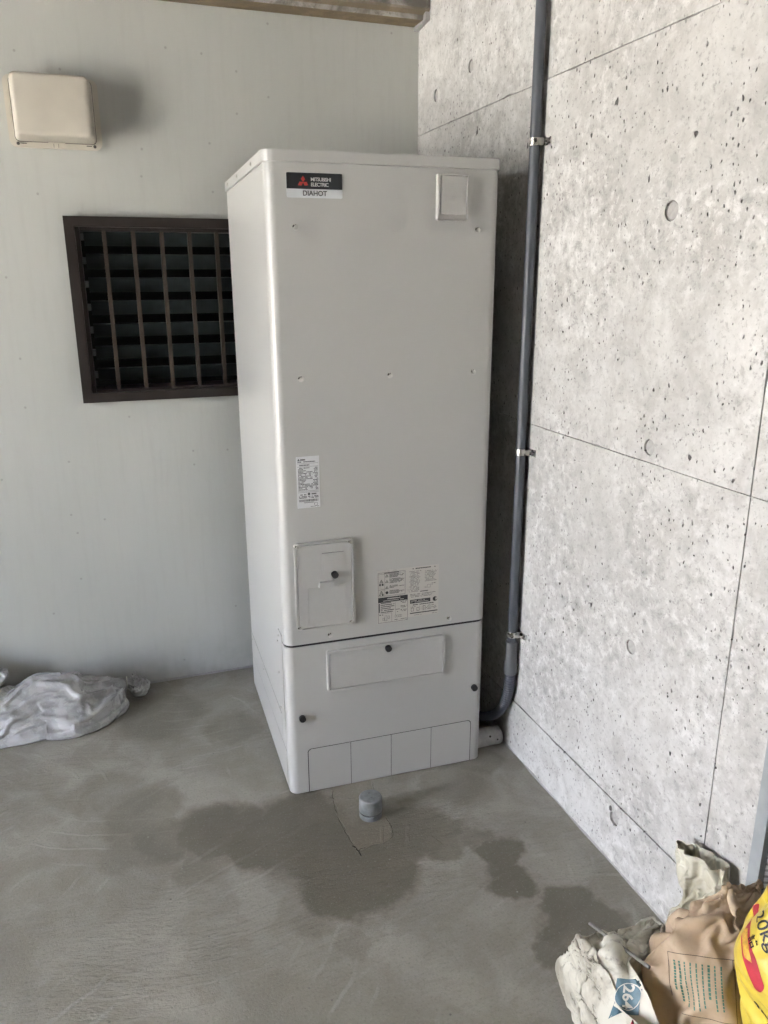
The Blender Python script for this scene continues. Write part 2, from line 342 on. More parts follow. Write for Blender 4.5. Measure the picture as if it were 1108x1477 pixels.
# ---- raw concrete wall: cast panels with joints and tie holes
cw = empty('concrete_wall', (WX, 0, 0)); tag(cw, 'raw grey concrete wall with formwork joints, tie holes and air pits', 'wall')
B('wall_core', M['joint'], cw, .0035, .25, -4.6, WY+.25, -.1, 2.725, smooth=0)
VENT = (-1.415, -1.02, .215, .76)
ZS = (0.0, .186, 1.109, 2.016, 2.715); YS = (-4.48, -2.68, -.88, WY)
TIE = [(y, z) for y in (.446, -.566, -1.566, -2.4) for z in (.137, .640, 1.145, 1.655, 2.15) if not (y == -1.566 and z < .2)]+[(.72, 2.12), (.25, .2)][:1]
random.seed(3)
for iz in range(4):
    for iy in range(3):
        y0, y1, z0, z1 = YS[iy], YS[iy+1], ZS[iz], ZS[iz+1]; gpt = .0011
        y0 += gpt; y1 -= gpt if iy < 2 else 0; z0 += gpt if iz else 0; z1 -= gpt
        d = random.uniform(-.0022, .0010) if iz else -.0035
        def wob(t, k, sg=1): return .0011*mn.noise(Vector((t*9, k*3.7, 1.3)))+sg*.009*max(0, mn.noise(Vector((t*17, k*5.1, 7.7)))-.28)
        n = 90; outer = []
        for i in range(n): t = i/n; outer.append((y0+(y1-y0)*t, z0+wob(y0+(y1-y0)*t, iz)))
        outer.append((y1, z0))
        for i in range(1, 48): t = i/48; outer.append((y1+(wob(z0+(z1-z0)*t, 9+iy, -1) if iy < 2 else 0), z0+(z1-z0)*t))
        for i in range(n): t = 1-i/n; outer.append((y0+(y1-y0)*t, z1+wob(y0+(y1-y0)*t, iz+.4, -1)))
        outer.append((y0, z1))
        holes = []
        for (ty, tz) in TIE:
            if y0+.03 < ty < y1-.03 and z0+.03 < tz < z1-.03:
                rr = .0185*(1.15 if tz == 1.655 else 1)
                holes.append([(ty+rr*(1+.06*mn.noise(Vector((k, ty, tz))))*math.cos(2*math.pi*k/24), tz+rr*math.sin(2*math.pi*k/24)) for k in range(24)])
        if iz == 1 and iy == 1: holes.append([(VENT[0], VENT[2]), (VENT[1], VENT[2]), (VENT[1], VENT[3]), (VENT[0], VENT[3])])
        bm = bmesh.new(); holed(bm, outer, holes, YZ, d, .012)
        finish(bm, 'panel', M['concrete'], cw, smooth=0)
plug = None
for (ty, tz) in TIE:
    if plug is None:
        bm = bmesh.new(); tube(bm, [(.0022, 0, 0), (.012, 0, 0)], .0172, 24); plug = finish(bm, 'tie_plug', M['plug'], cw); plug.location = (0, ty, tz)
    else: share(plug, 'tie_plug', cw, (0, ty, tz))

# ================================================================ things on the walls
# ---- wall vent low on the concrete wall
wv = empty('wall_vent', (WX, (VENT[0]+VENT[1])/2, VENT[2])); tag(wv, 'grey framed dark mesh vent set low in the concrete wall', 'vent')
w_, h_ = VENT[1]-VENT[0], VENT[3]-VENT[2]
bm = bmesh.new(); holed(bm, [(-w_/2-.006, -.006), (w_/2+.006, -.006), (w_/2+.006, h_+.006), (-w_/2-.006, h_+.006)],
    [[(-w_/2+.022, .022), (w_/2-.022, .022), (w_/2-.022, h_-.022), (-w_/2+.022, h_-.022)]], YZ, -.012, .03)
finish(bm, 'frame', M['vent_frame'], wv, smooth=0)
bm = bmesh.new(); n = 96
for i in range(n):
    s = -.55+i*(1.45/n)
    # slanting bars clipped to the opening
    ya, yb = w_/2-.0225, -w_/2+.0225; za, zb = s, s+(ya-yb)*.8
    def cl(y, z):
        return y, z
    t0, t1 = 0., 1.
    lo, hi = .0225, h_-.0225
    if za < lo: t0 = (lo-za)/(zb-za)
    if zb > hi: t1 = (hi-za)/(zb-za)
    if t1 <= t0: continue
    p0 = Vector((.006, ya+(yb-ya)*t0, za+(zb-za)*t0)); p1 = Vector((.006, ya+(yb-ya)*t1, za+(zb-za)*t1))
    dz = Vector((0, 0, .0028)); dx = Vector((.004, 0, 0))
    v = [bm.verts.new(q) for q in (p0-dz-dx, p1-dz-dx, p1+dz-dx, p0+dz-dx, p0-dz+dx, p1-dz+dx, p1+dz+dx, p0+dz+dx)]
    for f in ((0,1,2,3),(7,6,5,4),(0,4,5,1),(3,2,6,7)): bm.faces.new([v[k] for k in f])
tag(finish(bm, 'mesh_bars', M['vent_grid'], wv, smooth=0), kind='stuff')
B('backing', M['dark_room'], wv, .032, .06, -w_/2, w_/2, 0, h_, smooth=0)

# ---- louvre window
lw = empty('louvre_window', (-.49, WY, 1.111)); tag(lw, 'dark bronze louvre window with vertical bars, partly behind the water heater', 'window')
FW, FH, FT = .80, .607, .03       # frame in local x (right), z (up); y into the wall
fr = empty  # frame pieces, mitred
def frame_piece(name, pts, y0, y1): return P(name, M['bronze'], lw, pts, XZ, y0, y1, bevel=.0015, smooth=30)
t = .032
frame_piece('frame_stile', [(0, 0), (t, t), (t, FH-t), (0, FH)], -.028, .05)
frame_piece('frame_rail', [(0, FH), (t, FH-t), (FW-t, FH-t), (FW, FH)], -.028, .05)
frame_piece('frame_stile', [(FW, FH), (FW-t, FH-t), (FW-t, t), (FW, 0)], -.028, .05)
frame_piece('frame_rail', [(FW, 0), (FW-t, t), (t, t), (0, 0)], -.028, .05)
B('inner_stile', M['bronze'], lw, t+.0005, t+.014, -.012, .10, t+.0005, FH-t-.0005, bevel=.001)
B('inner_stile', M['bronze'], lw, FW-t-.014, FW-t-.0005, -.012, .10, t+.0005, FH-t-.0005, bevel=.001)
B('inner_rail', M['bronze'], lw, t+.015, FW-t-.015, -.008, .10, FH-t-.012, FH-t-.0005, bevel=.001)
B('inner_rail', M['bronze'], lw, t+.015, FW-t-.015, -.008, .10, t+.0005, t+.010, bevel=.001)
bar = None
for k in range(7):
    x = .122+.0925*k
    if bar is None:
        bm = bmesh.new(); box(bm, -.0065, .0065, -.006, .014, t+.0005, FH-t-.0005); bar = finish(bm, 'bar', M['bronze_bar'], lw, bevel=.001); bar.location.x = x
    else: share(bar, 'bar', lw, (x, 0, 0))
blade = None
for k in range(8):
    z = .085+.0765*k
    if z > FH-.04: break
    if blade is None:
        bm = bmesh.new(); box(bm, .058, FW-.058, -.0025, .0025, -.031, .031); blade = finish(bm, 'louvre_blade', M['glassd'], lw, bevel=.0008); blade.location = (0, .072, z); blade.rotation_euler.x = R(42)
    else: share(blade, 'louvre_blade', lw, (0, .072, z), (R(42), 0, 0))
clip = None
for k in range(7):
    z = .085+.0765*k
    if clip is None:
        bm = bmesh.new(); box(bm, .0475, .0575, -.012, .012, -.008, .014); clip = finish(bm, 'blade_clip', M['pvc2'], lw, bevel=.003); clip.location = (0, .05, z)
    else: share(clip, 'blade_clip', lw, (0, .05, z))

# ---- vent hood
vh = empty('vent_hood', (-.482, WY, 1.918)); tag(vh, 'cream plastic vent hood mounted high on the painted wall', 'vent hood')
P('base_plate', M['hood'], vh, rrect(-.137, .137, 0, .205, .022), XZ, -.012, 0, bevel=.003)
P('rim_gap_dark', M['hood_dirt_gap'], vh, rrect(-.1203, .1203, .0163, .2002, .014), XZ, -.0131, -.0115, smooth=0)  # dark slab paints the gap shadow round the hood rim
# hood body: lofted from a wide root to a smaller rounded front
bm = bmesh.new()
def hood_ring(x0, x1, z0, z1, r, y): return [bm.verts.new((a, y, b)) for a, b in rrect(x0, x1, z0, z1, r, 8)]
secs = [(-.119, .119, .0175, .199, .014, -.0135), (-.1185, .1185, .018, .1985, .014, -.020), (-.111, .110, .023, .197, .013, -.088), (-.110, .109, .0242, .1962, .013, -.0935),
        (-.1075, .1065, .027, .194, .012, -.098), (-.103, .102, .0315, .190, .010, -.1003), (-.098, .097, .037, .185, .008, -.1008)]
rings = [hood_ring(*s) for s in secs]
for a, b in zip(rings, rings[1:]):
    for k in range(len(a)): bm.faces.new((a[k], a[(k+1) % len(a)], b[(k+1) % len(a)], b[k]))
bm.faces.new(rings[-1])
finish(bm, 'hood', M['hood'], vh, smooth=60)
for x in (-.113, .113):
    T('screw', M['hood_dirt_gap'], vh, [(x, -.0118, .0105), (x, -.0165, .0105)], .0048, 12, bevel=.001)
for x in (-.096, .096): B('slot', M['hood_dirt_gap'], vh, x-.008, x+.008, -.0135, -.0119, .0105, .0128, smooth=0)
P('catch', M['hood'], vh, rrect(-.026, .026, .001, .017, .004), XZ, -.020, -.0119, bevel=.002)
for x in (-.010, .004): B('catch_groove', M['hood_dirt_gap'], vh, x, x+.0012, -.0207, -.0199, .002, .013, smooth=0)
for x in (-.1285, .1240):
    for k in range(4): B('louvre_rib', M['hood'], vh, x, x+.0045, -.0145, -.0119, .085+k*.022, .0985+k*.022, bevel=.0008)

# ---- conduit on the concrete wall
cp = empty('conduit_pipe', (.728, -.017, 0)); tag(cp, 'dark grey vertical conduit pipe strapped to the concrete wall beside the heater', 'pipe')
PR = .0145
T('pipe', M['pvc'], cp, [(0, 0, .405), (0, 0, 2.71)], PR, 32)
T('coupling', M['pvc2'], cp, [(.0, .001, .297), (0, .001, .30), (0, .001, .335), (0, 0, .345), (0, 0, .408), (0, 0, .410)], [.0205, .0218, .0214, .0185, .0185, .0168], 32, smooth=30)
path = []; rad = []
ctl = [Vector(p) for p in ((0, .001, .310), (.0, .006, .24), (-.004, .03, .165), (-.02, .075, .105), (-.06, .14, .075), (-.12, .22, .07))]
def catmull(pts, n):
    out = []
    for i in range(len(pts)-1):
        p0, p1, p2, p3 = pts[max(i-1, 0)], pts[i], pts[i+1], pts[min(i+2, len(pts)-1)]
        for k in range(n):
            t_ = k/n; out.append(.5*((2*p1)+(p2-p0)*t_+(2*p0-5*p1+4*p2-p3)*t_*t_+(3*p1-p0-3*p2+p3)*t_**3))
    out.append(pts[-1]); return out
path = catmull(ctl, 36); rad = [.0158+.0013*(1 if (i//2) % 2 else -1) for i in range(len(path))]
T('flexible_conduit', M['flex'], cp, path, rad, 28, smooth=60)
for z in (1.866, 1.026, .436):
    bm = bmesh.new(); r0, r1 = PR+.0003, PR+.0022; hz = .0095
    prof = []
    for i in range(17):
        a = R(70+220*i/16); prof.append((r1*math.cos(a), r1*math.sin(a)))
    inn = [(r0*math.cos(R(70+220*i/16)), r0*math.sin(R(70+220*i/16))) for i in range(17)]
    prism(bm, prof+inn[::-1], XY, z-hz, z+hz)
    box(bm, r1*.33, .0255, -r1, -r1+.002, z-hz, z+hz)          # foot turning out to the wall
    box(bm, .0235, .0255, -r1-.028, -r1-.0001, z-hz, z+hz)
    st = finish(bm, 'strap', M['steel'], cp, bevel=.0004)
    T('screw', M['steel'], st, [(.0236, -.032, z), (.0208, -.032, z)], .004, 12)

# ================================================================ water heater
W, D, H = .630, .742, 1.82
wh = empty('water_heater', (0, 0, 0), -.0308); tag(wh, 'tall ivory floor-standing water heater with labels and hatches in the corner', 'water heater')
mw_ = M['metalwhite']; r = .026; ZB = .006
def front_plan(y1):
    pts = [(0, y1)]
    for i in range(11):
        a = R(180+90*i/10); pts.append((r+r*math.cos(a), r+r*math.sin(a)))
    for i in range(11):
        a = R(270+90*i/10); pts.append((W-r+r*math.cos(a), r+r*math.sin(a)))
    return pts+[(W, y1)]
P('upper_front_panel', mw_, wh, front_plan(.048), XY, .5035, 1.793, bevel=.0012, smooth=40)
P('lower_front_panel', mw_, wh, front_plan(.048), XY, ZB, .4965, bevel=.0012, smooth=40)
P('seam_dark_strip', M['seam'], wh, [(a*(1-.006)+.002, b*.97+.0022) for a, b in front_plan(.046)], XY, .4955, .5045, smooth=0)  # black strip stands in for the dark gap between the front panels
B('cabinet', mw_, wh, .0012, W-.0012, .0482, D, ZB, 1.793, bevel=.002)
# lid
lp = []
q = .005
for (cx, cy_, a0) in ((W-r, r, 270), (W+q-.012, D+q-.012, 0), (-q+.012, D+q-.012, 90), (r, r, 180)):
    rr = r+q if cy_ < .1 else .012
    for i in range(9):
        a = R(a0+90*i/8); lp.append((cx+rr*math.cos(a), cy_+rr*math.sin(a)))
P('lid', mw_, wh, lp, XY, 1.7935, H, bevel=.0032, smooth=45, seg=3)
B('base_plinth', M['seam'], wh, .03, W-.03, .03, D-.02, 0, ZB-.0002, smooth=0)
# screws share one mesh
bm = bmesh.new(); tube(bm, [(0, .0, 0), (0, -.0012, 0), (0, -.0014, 0)], [.0082, .0082, .0074], 16); tube(bm, [(0, -.0013, 0), (0, -.004, 0), (0, -.0053, 0)], [.0052, .0050, .0032], 16)
scr = finish(bm, 'screw', M['steel'], wh, smooth=30)
first = True
for x, z in ((.0725, 1.643), (.567, 1.643), (.0735, 1.267), (.32, 1.267), (.566, 1.267), (.135, .5215), (.509, .5215)):
    if first: scr.location = (x, 0, z); first = False
    else: share(scr, 'screw', wh, (x, 0, z))
for y, z in ((.17, 1.8065), (.44, 1.8065), (.66, 1.8065)): share(scr, 'screw', wh, (-q, y, z), (0, 0, R(-90))).scale = (.75, .75, .75)
# side plates and their fixings
B('side_access_plate', mw_, wh, -.0014, .0012, .0495, .108, .238, .515, bevel=.0006)
B('side_skirt_plate', mw_, wh, -.0008, .0012, .1095, .735, .132, .224, bevel=.0005)
B('side_skirt_plate', mw_, wh, -.0008, .0012, .0495, .735, .008, .129, bevel=.0005)
B('side_skirt_plate', mw_, wh, -.0006, .0012, .0495, .1075, .132, .235, bevel=.0005)
for y, z in ((.100, .495), (.116, .47), (.116, .365), (.100, .252), (.118, .244), (.45, .207), (.70, .207)):
    share(scr, 'screw', wh, (-.0012, y, z), (0, 0, R(-90))).scale = (.55, .55, .55)
# brand badge
bd = P('badge', M['badge_silver'], wh, rrect(.0525, .1945, 1.712, 1.770, .004), XZ, -.0012, 0, smooth=0)
P('badge_field', M['badge_black'], bd, rrect(.0528, .1942, 1.7325, 1.7697, .0035, which=(1, 1, 0, 0)), XZ, -.0016, -.0010, smooth=0)
def diamond(cx, cz, ang, L=.0145, Wd=.0105):
    ca, sa = math.cos(R(ang)), math.sin(R(ang))
    return [(cx+x*ca-z*sa, cz+x*sa+z*ca) for x, z in ((0, 0), (Wd/2, L/2), (0, L), (-Wd/2, L/2))]
ecx, ecz = .0945, 1.7480
bm = bmesh.new()
for a in (0, 120, -120): prism(bm, diamond(ecx, ecz, a), XZ, -.0021, -.0015)
finish(bm, 'emblem', M['red'], bd, smooth=0)
flat_text('lettering', M['white_print'], bd, 'MITSUBISHI', .0118, .1135, 1.7545, -.0021, align='LEFT', spacing=.86, bold=.0002)
flat_text('lettering', M['white_print'], bd, 'ELECTRIC', .0118, .1135, 1.7425, -.0021, align='LEFT', spacing=.86, bold=.0002)
flat_text('lettering', M['dark_print'], bd, 'DIAHOT', .0165, .1235, 1.7222, -.0018, spacing=.98, bold=.0002)
# handle cover, upper right
bm = bmesh.new(); holed(bm, rrect(.446, .533, 1.664, 1.779, .006), [rrect(.4535, .5285, 1.667, 1.7745, .002)], XZ, -.014, 0)
hc = finish(bm, 'handle_cover', M['plastic'], wh, bevel=.0018)
B('cover_recess', M['plastic'], hc, .4525, .5295, -.004, .0005, 1.6665, 1.775, smooth=0)
P('cover_face', M['plastic'], hc, rrect(.4555, .5265, 1.680, 1.7728, .002), XZ, -.0128, -.0035, bevel=.0014)
bm = bmesh.new(); random.seed(5)
def dashes(bm, x0, x1, z, h, y, fill=.75, mn_=.002, mx=.007, gap=.0012, th=.0004):
    x = x0
    while x < x1:
        w = min(random.uniform(mn_, mx), x1-x)
        if random.random() < fill: 
            prism(bm, [(x, z), (x+w, z), (x+w, z+h), (x, z+h)], XZ, y-th, y)
        x += w+gap
for k in range(6): dashes(bm, .462, .520 if k else .505, 1.752-k*.008, .0038, -.0127, .95, .003, .006, .0014, .0006)
tag(finish(bm, 'embossed_text', M['plastic'], hc, smooth=0), kind='stuff')
# rating label
rl = P('rating_label', M['label'], wh, rrect(.0515, .1155, .914, 1.059, .001), XZ, -.0009, 0, smooth=0)
bm = bmesh.new(); random.seed(11); yl = -.00088
prism(bm, [(.055, 1.0475), (.0585, 1.0535), (.062, 1.0475)], XZ, yl-.0002, yl)
dashes(bm, .063, .077, 1.0480, .0040, yl, .95, .002, .004, .0004, .0002)
dashes(bm, .0555, .104, 1.0430, .0026, yl, .95, .002, .005, .0007, .0002)
dashes(bm, .0555, .088, 1.0335, .0030, yl, .85, .002, .004, .0009, .0002)
for z in (1.0395, 1.0305, .962, .9585): prism(bm, [(.054, z), (.1125, z), (.1125, z+.0006), (.054, z+.0006)], XZ, yl-.0002, yl)
for k in range(17):
    z = 1.026-k*.0038
    dashes(bm, .056, .068+random.uniform(-.002, .014), z, .0021, yl, .92, .0015, .004, .0006, .0002)
    if random.random() < .5: dashes(bm, .075, .096, z, .0021, yl, .8, .0015, .004, .0006, .0002)
    dashes(bm, .100+random.uniform(-.004, .004), .111, z, .0021, yl, .9, .0015, .004, .0006, .0002)
dashes(bm, .057, .077, .9505, .0028, yl, .85, .0015, .004, .0006, .0002); dashes(bm, .092, .105, .9515, .0036, yl, .95, .002, .003, .0004, .0002)
prism(bm, [(.0845+.0035*math.cos(i*.5236), .9535+.0035*math.sin(i*.5236)) for i in range(12)], XZ, yl-.0002, yl)
for k in range(2): dashes(bm, .057, .078, .9455-k*.0036, .0024, yl, .9, .0015, .004, .0006, .0002); dashes(bm, .082, .111, .9455-k*.0036, .0024, yl, .7, .0015, .004, .0006, .0002)
x = .0565
while x < .111:
    w = random.choice((.0006, .0006, .0011, .0016)); prism(bm, [(x, .9320), (x+w, .9320), (x+w, .9385), (x, .9385)], XZ, yl-.0002, yl); x += w+random.choice((.0005, .0008, .0012))
dashes(bm, .070, .098, .9285, .0016, yl, .8, .0015, .003, .0006, .0002); dashes(bm, .088, .112, .9165, .0014, yl, .7, .0015, .003, .0006, .0002)
c0, c1 = .1035, .9235
for i in range(14):
    if i % 5 == 3: continue
    a, b = i*2*math.pi/14, (i+1)*2*math.pi/14
    prism(bm, [(c0+rr*math.cos(t_), c1+rr*math.sin(t_)) for rr, t_ in ((.0052, a), (.0052, b), (.0041, b), (.0041, a))], XZ, yl-.0002, yl)
tag(finish(bm, 'small_print', M['grey_print'], rl, smooth=0), kind='stuff')
# access panel
bm = bmesh.new(); holed(bm, rrect(0.0355, 0.206, 0.551, 0.815, 0.009), [rrect(0.0355+0.006, 0.206-0.006, 0.551+0.006, 0.815-0.006, .003)], XZ, -.0115, 0)
ap = finish(bm, 'access_panel', M['plastic'], wh, bevel=.0016)
B('panel_ground', M['plastic'], ap, .0412, .2003, -.006, .0005, .5567, .8093, smooth=0)
P('panel_face', M['plastic'], ap, rrect(.0428, .1987, .5583, .8077, .003), XZ, -.0112, -.0055, bevel=.0008)
for x, z in ((.0445, .806), (.197, .806), (.0445, .560), (.197, .560)):
    T('corner_boss', M['plastic'], ap, [(x, -.0085, z), (x, -.0118, z)], .0088, 20, bevel=.001)
    share(scr, 'screw', ap, (x, -.0118, z)).scale = (.8, .8, .8)
sf = P('small_flap', M['plastic'], ap, rrect(.113, .177, .708, .781, .006, which=(0, 0, 1, 1)), XZ, -.0128, -.011, bevel=.0008)
B('flap_groove', M['seam'], sf, .1135, .1765, -.0131, -.0127, .7802, .7812, smooth=0)
B('flap_recess', M['plastic'], sf, .120, .170, -.0136, -.0127, .727, .774, bevel=.0004)
bm = bmesh.new(); random.seed(8)
for k in range(3): dashes(bm, .126, .164, .762-k*.009, .0042, -.0135, .95, .003, .007, .0015, .0006)
dashes(bm, .096, .140, .5695, .0055, -.0111, 1, .002, .006, .002, .0006)
tag(finish(bm, 'embossed_text', M['plastic'], ap, smooth=0), kind='stuff')
T('knob', M['black'], ap, [(.148, -.012, .715), (.148, -.024, .715)], .0098, 28, bevel=.0015)
P('handle', M['plastic'], ap, [(.101, .6815), (.104, .6965), (.143, .6975), (.1445, .683), (.135, .684), (.130, .6805), (.122, .6815), (.116, .684)], XZ, -.0235, -.011, bevel=.0012)
for a in ((.068, .0692, .568, .678), (.1805, .1817, .572, .681)): B('rib', M['plastic'], ap, a[0], a[1], -.0122, -.011, a[2], a[3], smooth=0)
B('rib', M['plastic'], ap, .0693, .1804, -.0120, -.011, .6775, .6784, smooth=0)
# caution label: four printed fields
cl_ = P('caution_label', M['label2'], wh, [(.279, .536), (.3665, .536), (.3665, .5445), (.4715, .5445), (.4715, .703), (.279, .703)], XZ, -.0008, 0, smooth=0)
bm = bmesh.new(); random.seed(21); yl = -.00078
def rect(x0, x1, z0, z1, m_=None): prism(m_ or bm, [(x0, z0), (x1, z0), (x1, z1), (x0, z1)], XZ, yl-.0002, yl)
def outline(x0, x1, z0, z1, t_=.0008):
    rect(x0, x1, z0, z0+t_); rect(x0, x1, z1-t_, z1); rect(x0, x0+t_, z0+t_, z1-t_); rect(x1-t_, x1, z0+t_, z1-t_)
def tri(cx, cz, s):
    o_ = [(cx-s, cz-s*.8), (cx+s, cz-s*.8), (cx, cz+s*.9)]; i_ = [(cx-s*.62, cz-s*.56), (cx+s*.62, cz-s*.56), (cx, cz+s*.48)]
    for k in range(3): prism(bm, [o_[k], o_[(k+1) % 3], i_[(k+1) % 3], i_[k]], XZ, yl-.0002, yl)
    rect(cx-s*.1, cx+s*.1, cz-s*.4, cz+s*.2)
outline(.281, .3655, .622, .6965); rect(.3015, .3021, .6225, .6925); rect(.2815, .365, .6915, .6921); rect(.2815, .3015, .6430, .6436)
dashes(bm, .300, .346, .6932, .0022, yl, .9, .002, .005, .0007, .0002)
tri(.2915, .670, .0062); tri(.2915, .635, .0062); rect(.285, .2895, .656, .6625); rect(.2925, .298, .656, .6625); rect(.285, .2885, .6245, .6285); rect(.293, .298, .6245, .6295)
for z in (.6855, .6680, .6490): tri(.3085, z, .0052)
prism(bm, [(.3085+.0046*math.cos(i*.5236), .6325+.0046*math.sin(i*.5236)) for i in range(12)], XZ, yl-.0002, yl)
for k, (z, x1) in enumerate(((.6885, .345), (.6855, .362), (.6825, .359), (.6795, .342), (.674, .356), (.671, .362), (.668, .359), (.665, .361), (.662, .350), (.6525, .342), (.6495, .362), (.6465, .330), (.637, .346), (.634, .362), (.631, .357), (.628, .346))):
    dashes(bm, .3165, x1, z, .0017, yl, .93, .0015, .004, .0005, .0002)
rect(.281, .3735, .6035, .6185); outline(.281, .3735, .5375, .6033)
for k in range(6): dashes(bm, .289, .330+random.uniform(-.012, .006), .599-k*.0058, .0026, yl, .95, .002, .004, .0005, .0002)
rect(.283, .2862, .571, .600)
for z in (.5975, .583, .5705): rect(.3515, .3545, z, z+.003); dashes(bm, .356, .371, z+.001, .0016, yl, .8, .0015, .004, .0006, .0002); dashes(bm, .356, .368, z-.003, .0016, yl, .8, .0015, .004, .0006, .0002)
rect(.3345, .335, .558, .600); dashes(bm, .336, .349, .575, .0018, yl, .8, .002, .004, .0006, .0002); dashes(bm, .336, .347, .567, .0018, yl, .8, .002, .004, .0006, .0002)
rect(.2815, .323, .5665, .5671); rect(.323, .3236, .538, .567); dashes(bm, .284, .297, .5615, .002, yl, .9, .0015, .003, .0005, .0002)
outline(.3015, .3085, .543, .560); outline(.295, .3005, .545, .553); outline(.311, .317, .549, .558)
for k in range(4): outline(.333+k*.0058, .3375+k*.0058, .550, .5575, .0005)
dashes(bm, .329, .347, .5425, .0016, yl, .8, .0015, .003, .0005, .0002); dashes(bm, .351, .371, .5425, .0016, yl, .9, .0015, .003, .0005, .0002)
for k in range(17): dashes(bm, .378+(.004 if k % 4 else 0), .4165-random.uniform(0, .012), .689-k*.0040, .0013, yl, .85, .0012, .0035, .0006, .0002)
for k in range(9): dashes(bm, .4275, .4685-random.uniform(0, .014), .686-k*.0040, .0013, yl, .85, .0012, .0035, .0006, .0002)
dashes(bm, .3885, .461, .6965, .0030, yl, .9, .002, .005, .0007, .0002); outline(.4355, .4455, .633, .643, .0005); outline(.4275, .4325, .633, .638, .0005); dashes(bm, .449, .462, .645, .0014, yl); dashes(bm, .449, .460, .641, .0014, yl)
dashes(bm, .4105, .438, .6225, .0026, yl, .95, .002, .004, .0006, .0002)
for k in range(3): dashes(bm, .381, .462-k*.006, .616-k*.0042, .0015, yl, .85, .0012, .0035, .0006, .0002)
rect(.381, .4455, .5875, .5995); dashes(bm, .3895, .456, .581, .0028, yl, .97, .002, .005, .0007, .0002)
prism(bm, [(.4605+.0075*math.cos(i*.5236), .594+.0075*math.sin(i*.5236)) for i in range(12)], XZ, yl-.0002, yl)
for k in range(4): dashes(bm, .4215, .467-random.uniform(0, .01), .575-k*.0038, .0014, yl, .85, .0012, .0035, .0006, .0002)
outline(.384, .3925, .562, .573, .001); outline(.402, .4105, .562, .573, .001); dashes(bm, .383, .412, .5755, .0014, yl)
rect(.381, .469, .5545, .5575); dashes(bm, .394, .418, .5485, .0012, yl, .8, .0012, .003, .0006, .0002); dashes(bm, .452, .468, .5475, .0012, yl, .8, .0012, .003, .0006, .0002)
tag(finish(bm, 'small_print', M['dark_print'], cl_, smooth=0), kind='stuff')
bm = bmesh.new(); yl = -.00095
dashes(bm, .310, .350, .6115, .0032, yl, 1, .002, .004, .0006, .0002); dashes(bm, .297, .361, .6062, .0020, yl, .9, .002, .004, .0006, .0002); dashes(bm, .385, .428, .5945, .002, yl, .9, .0015, .004, .0006, .0002); dashes(bm, .385, .440, .5905, .0016, yl, .9, .0015, .004, .0006, .0002)
prism(bm, [(.4625, .5905), (.467, .592), (.467, .598), (.4615, .597)], XZ, yl-.0002, yl)
tag(finish(bm, 'reversed_print', M['label2'], cl_, smooth=0), kind='stuff')
# lower hatch
bm = bmesh.new(); holed(bm, rrect(0.12, 0.4915, 0.3415, 0.4735, 0.008), [rrect(0.12+0.007, 0.4915-0.007, 0.3415+0.007, 0.4735-0.007, .003)], XZ, -.0115, 0)
ht = finish(bm, 'lower_hatch', M['plastic'], wh, bevel=.0016)
B('hatch_ground', M['plastic'], ht, .1265, .485, -.005, .0005, .348, .467, smooth=0)
P('hatch_face', M['plastic'], ht, rrect(.1284, .4831, .3499, .4651, .003), XZ, -.0108, -.0045, bevel=.0008)
bm = bmesh.new(); random.seed(13)
dashes(bm, .140, .205, .452, .006, -.0107, 1, .004, .009, .002, .0006); dashes(bm, .418, .468, .4535, .0055, -.0107, 1, .003, .006, .0018, .0006)
tag(finish(bm, 'embossed_text', M['plastic'], ht, smooth=0), kind='stuff')
T('knob', M['black'], ht, [(.308, -.0105, .459), (.308, -.0205, .459)], .0098, 28, bevel=.0015)
for x, z in ((.042, .265), (.598, .272)): T('knob', M['black'], wh, [(x, -.0002, z), (x, -.011, z)], .0098, 28, bevel=.0015)
# knock-out plates along the foot
kx = (.0565, .190, .321, .4545, .5905)
P('plate_backing', M['seam'], wh, rrect(kx[0]-.0014, kx[4]+.0014, ZB+.0005, .1552, .012, which=(1, 1, 0, 0)), XZ, -.0004, .0003, smooth=0)  # dark sheet paints the shaded gaps between the plates
for k in range(4):
    P('knockout_plate', mw_, wh, rrect(kx[k]+.0009, kx[k+1]-.0009, ZB+.001, .1535, .011, which=(k == 3, k == 0, 0, 0)), XZ, -.0013, -.0003, bevel=.0003)

# ================================================================ pipes on the floor
dp = empty('lagged_pipe', (.60, .05, 0)); tag(dp, 'short pale lagged pipe end lying on the floor behind the heater', 'pipe')
T('lagging', M['lag'], dp, [(0, 0, .032), (.03, 0, .032), (.128, 0, .032), (.1335, 0, .032)], [.0305, .031, .031, .0275], 28, bevel=.002)
T('stain_spot', M['crack'], dp, [(.085, -.0295, .050), (.085, -.0272, .0485)], .0035, 8); T('stain_spot', M['crack'], dp, [(.112, -.0318, .034), (.112, -.0300, .034)], .003, 8)
dp2 = empty('elbow_pipe', (.70, .175, 0)); tag(dp2, 'dark grey pipe elbow in the shadow behind the pale lagged pipe', 'pipe')
T('elbow', M['flex'], dp2, catmull([Vector(p) for p in ((0, .12, .055), (0, .06, .055), (0, .02, .06), (-.01, 0, .08), (-.05, -.005, .085))], 8), .024, 24)
cp_ = empty('pipe_cap', (.2, -.165, 0)); tag(cp_, 'grey plastic cap on a short pipe standing up from the floor', 'pipe cap')
T('pipe_stub', M['cap'], cp_, [(0, 0, -.004), (0, 0, .0185), (0, 0, .0195)], [.0335, .0335, .032], 40, smooth=30)
T('seam_ring', M['crack'], cp_, [(0, 0, .0192), (0, 0, .0222)], .0318, 40)
T('cap', M['cap'], cp_, [(0, 0, .022), (0, 0, .0232), (0, 0, .063), (0, 0, .0662), (0, 0, .0674)], [.0333, .0342, .0338, .0322, .029], 40, smooth=50)
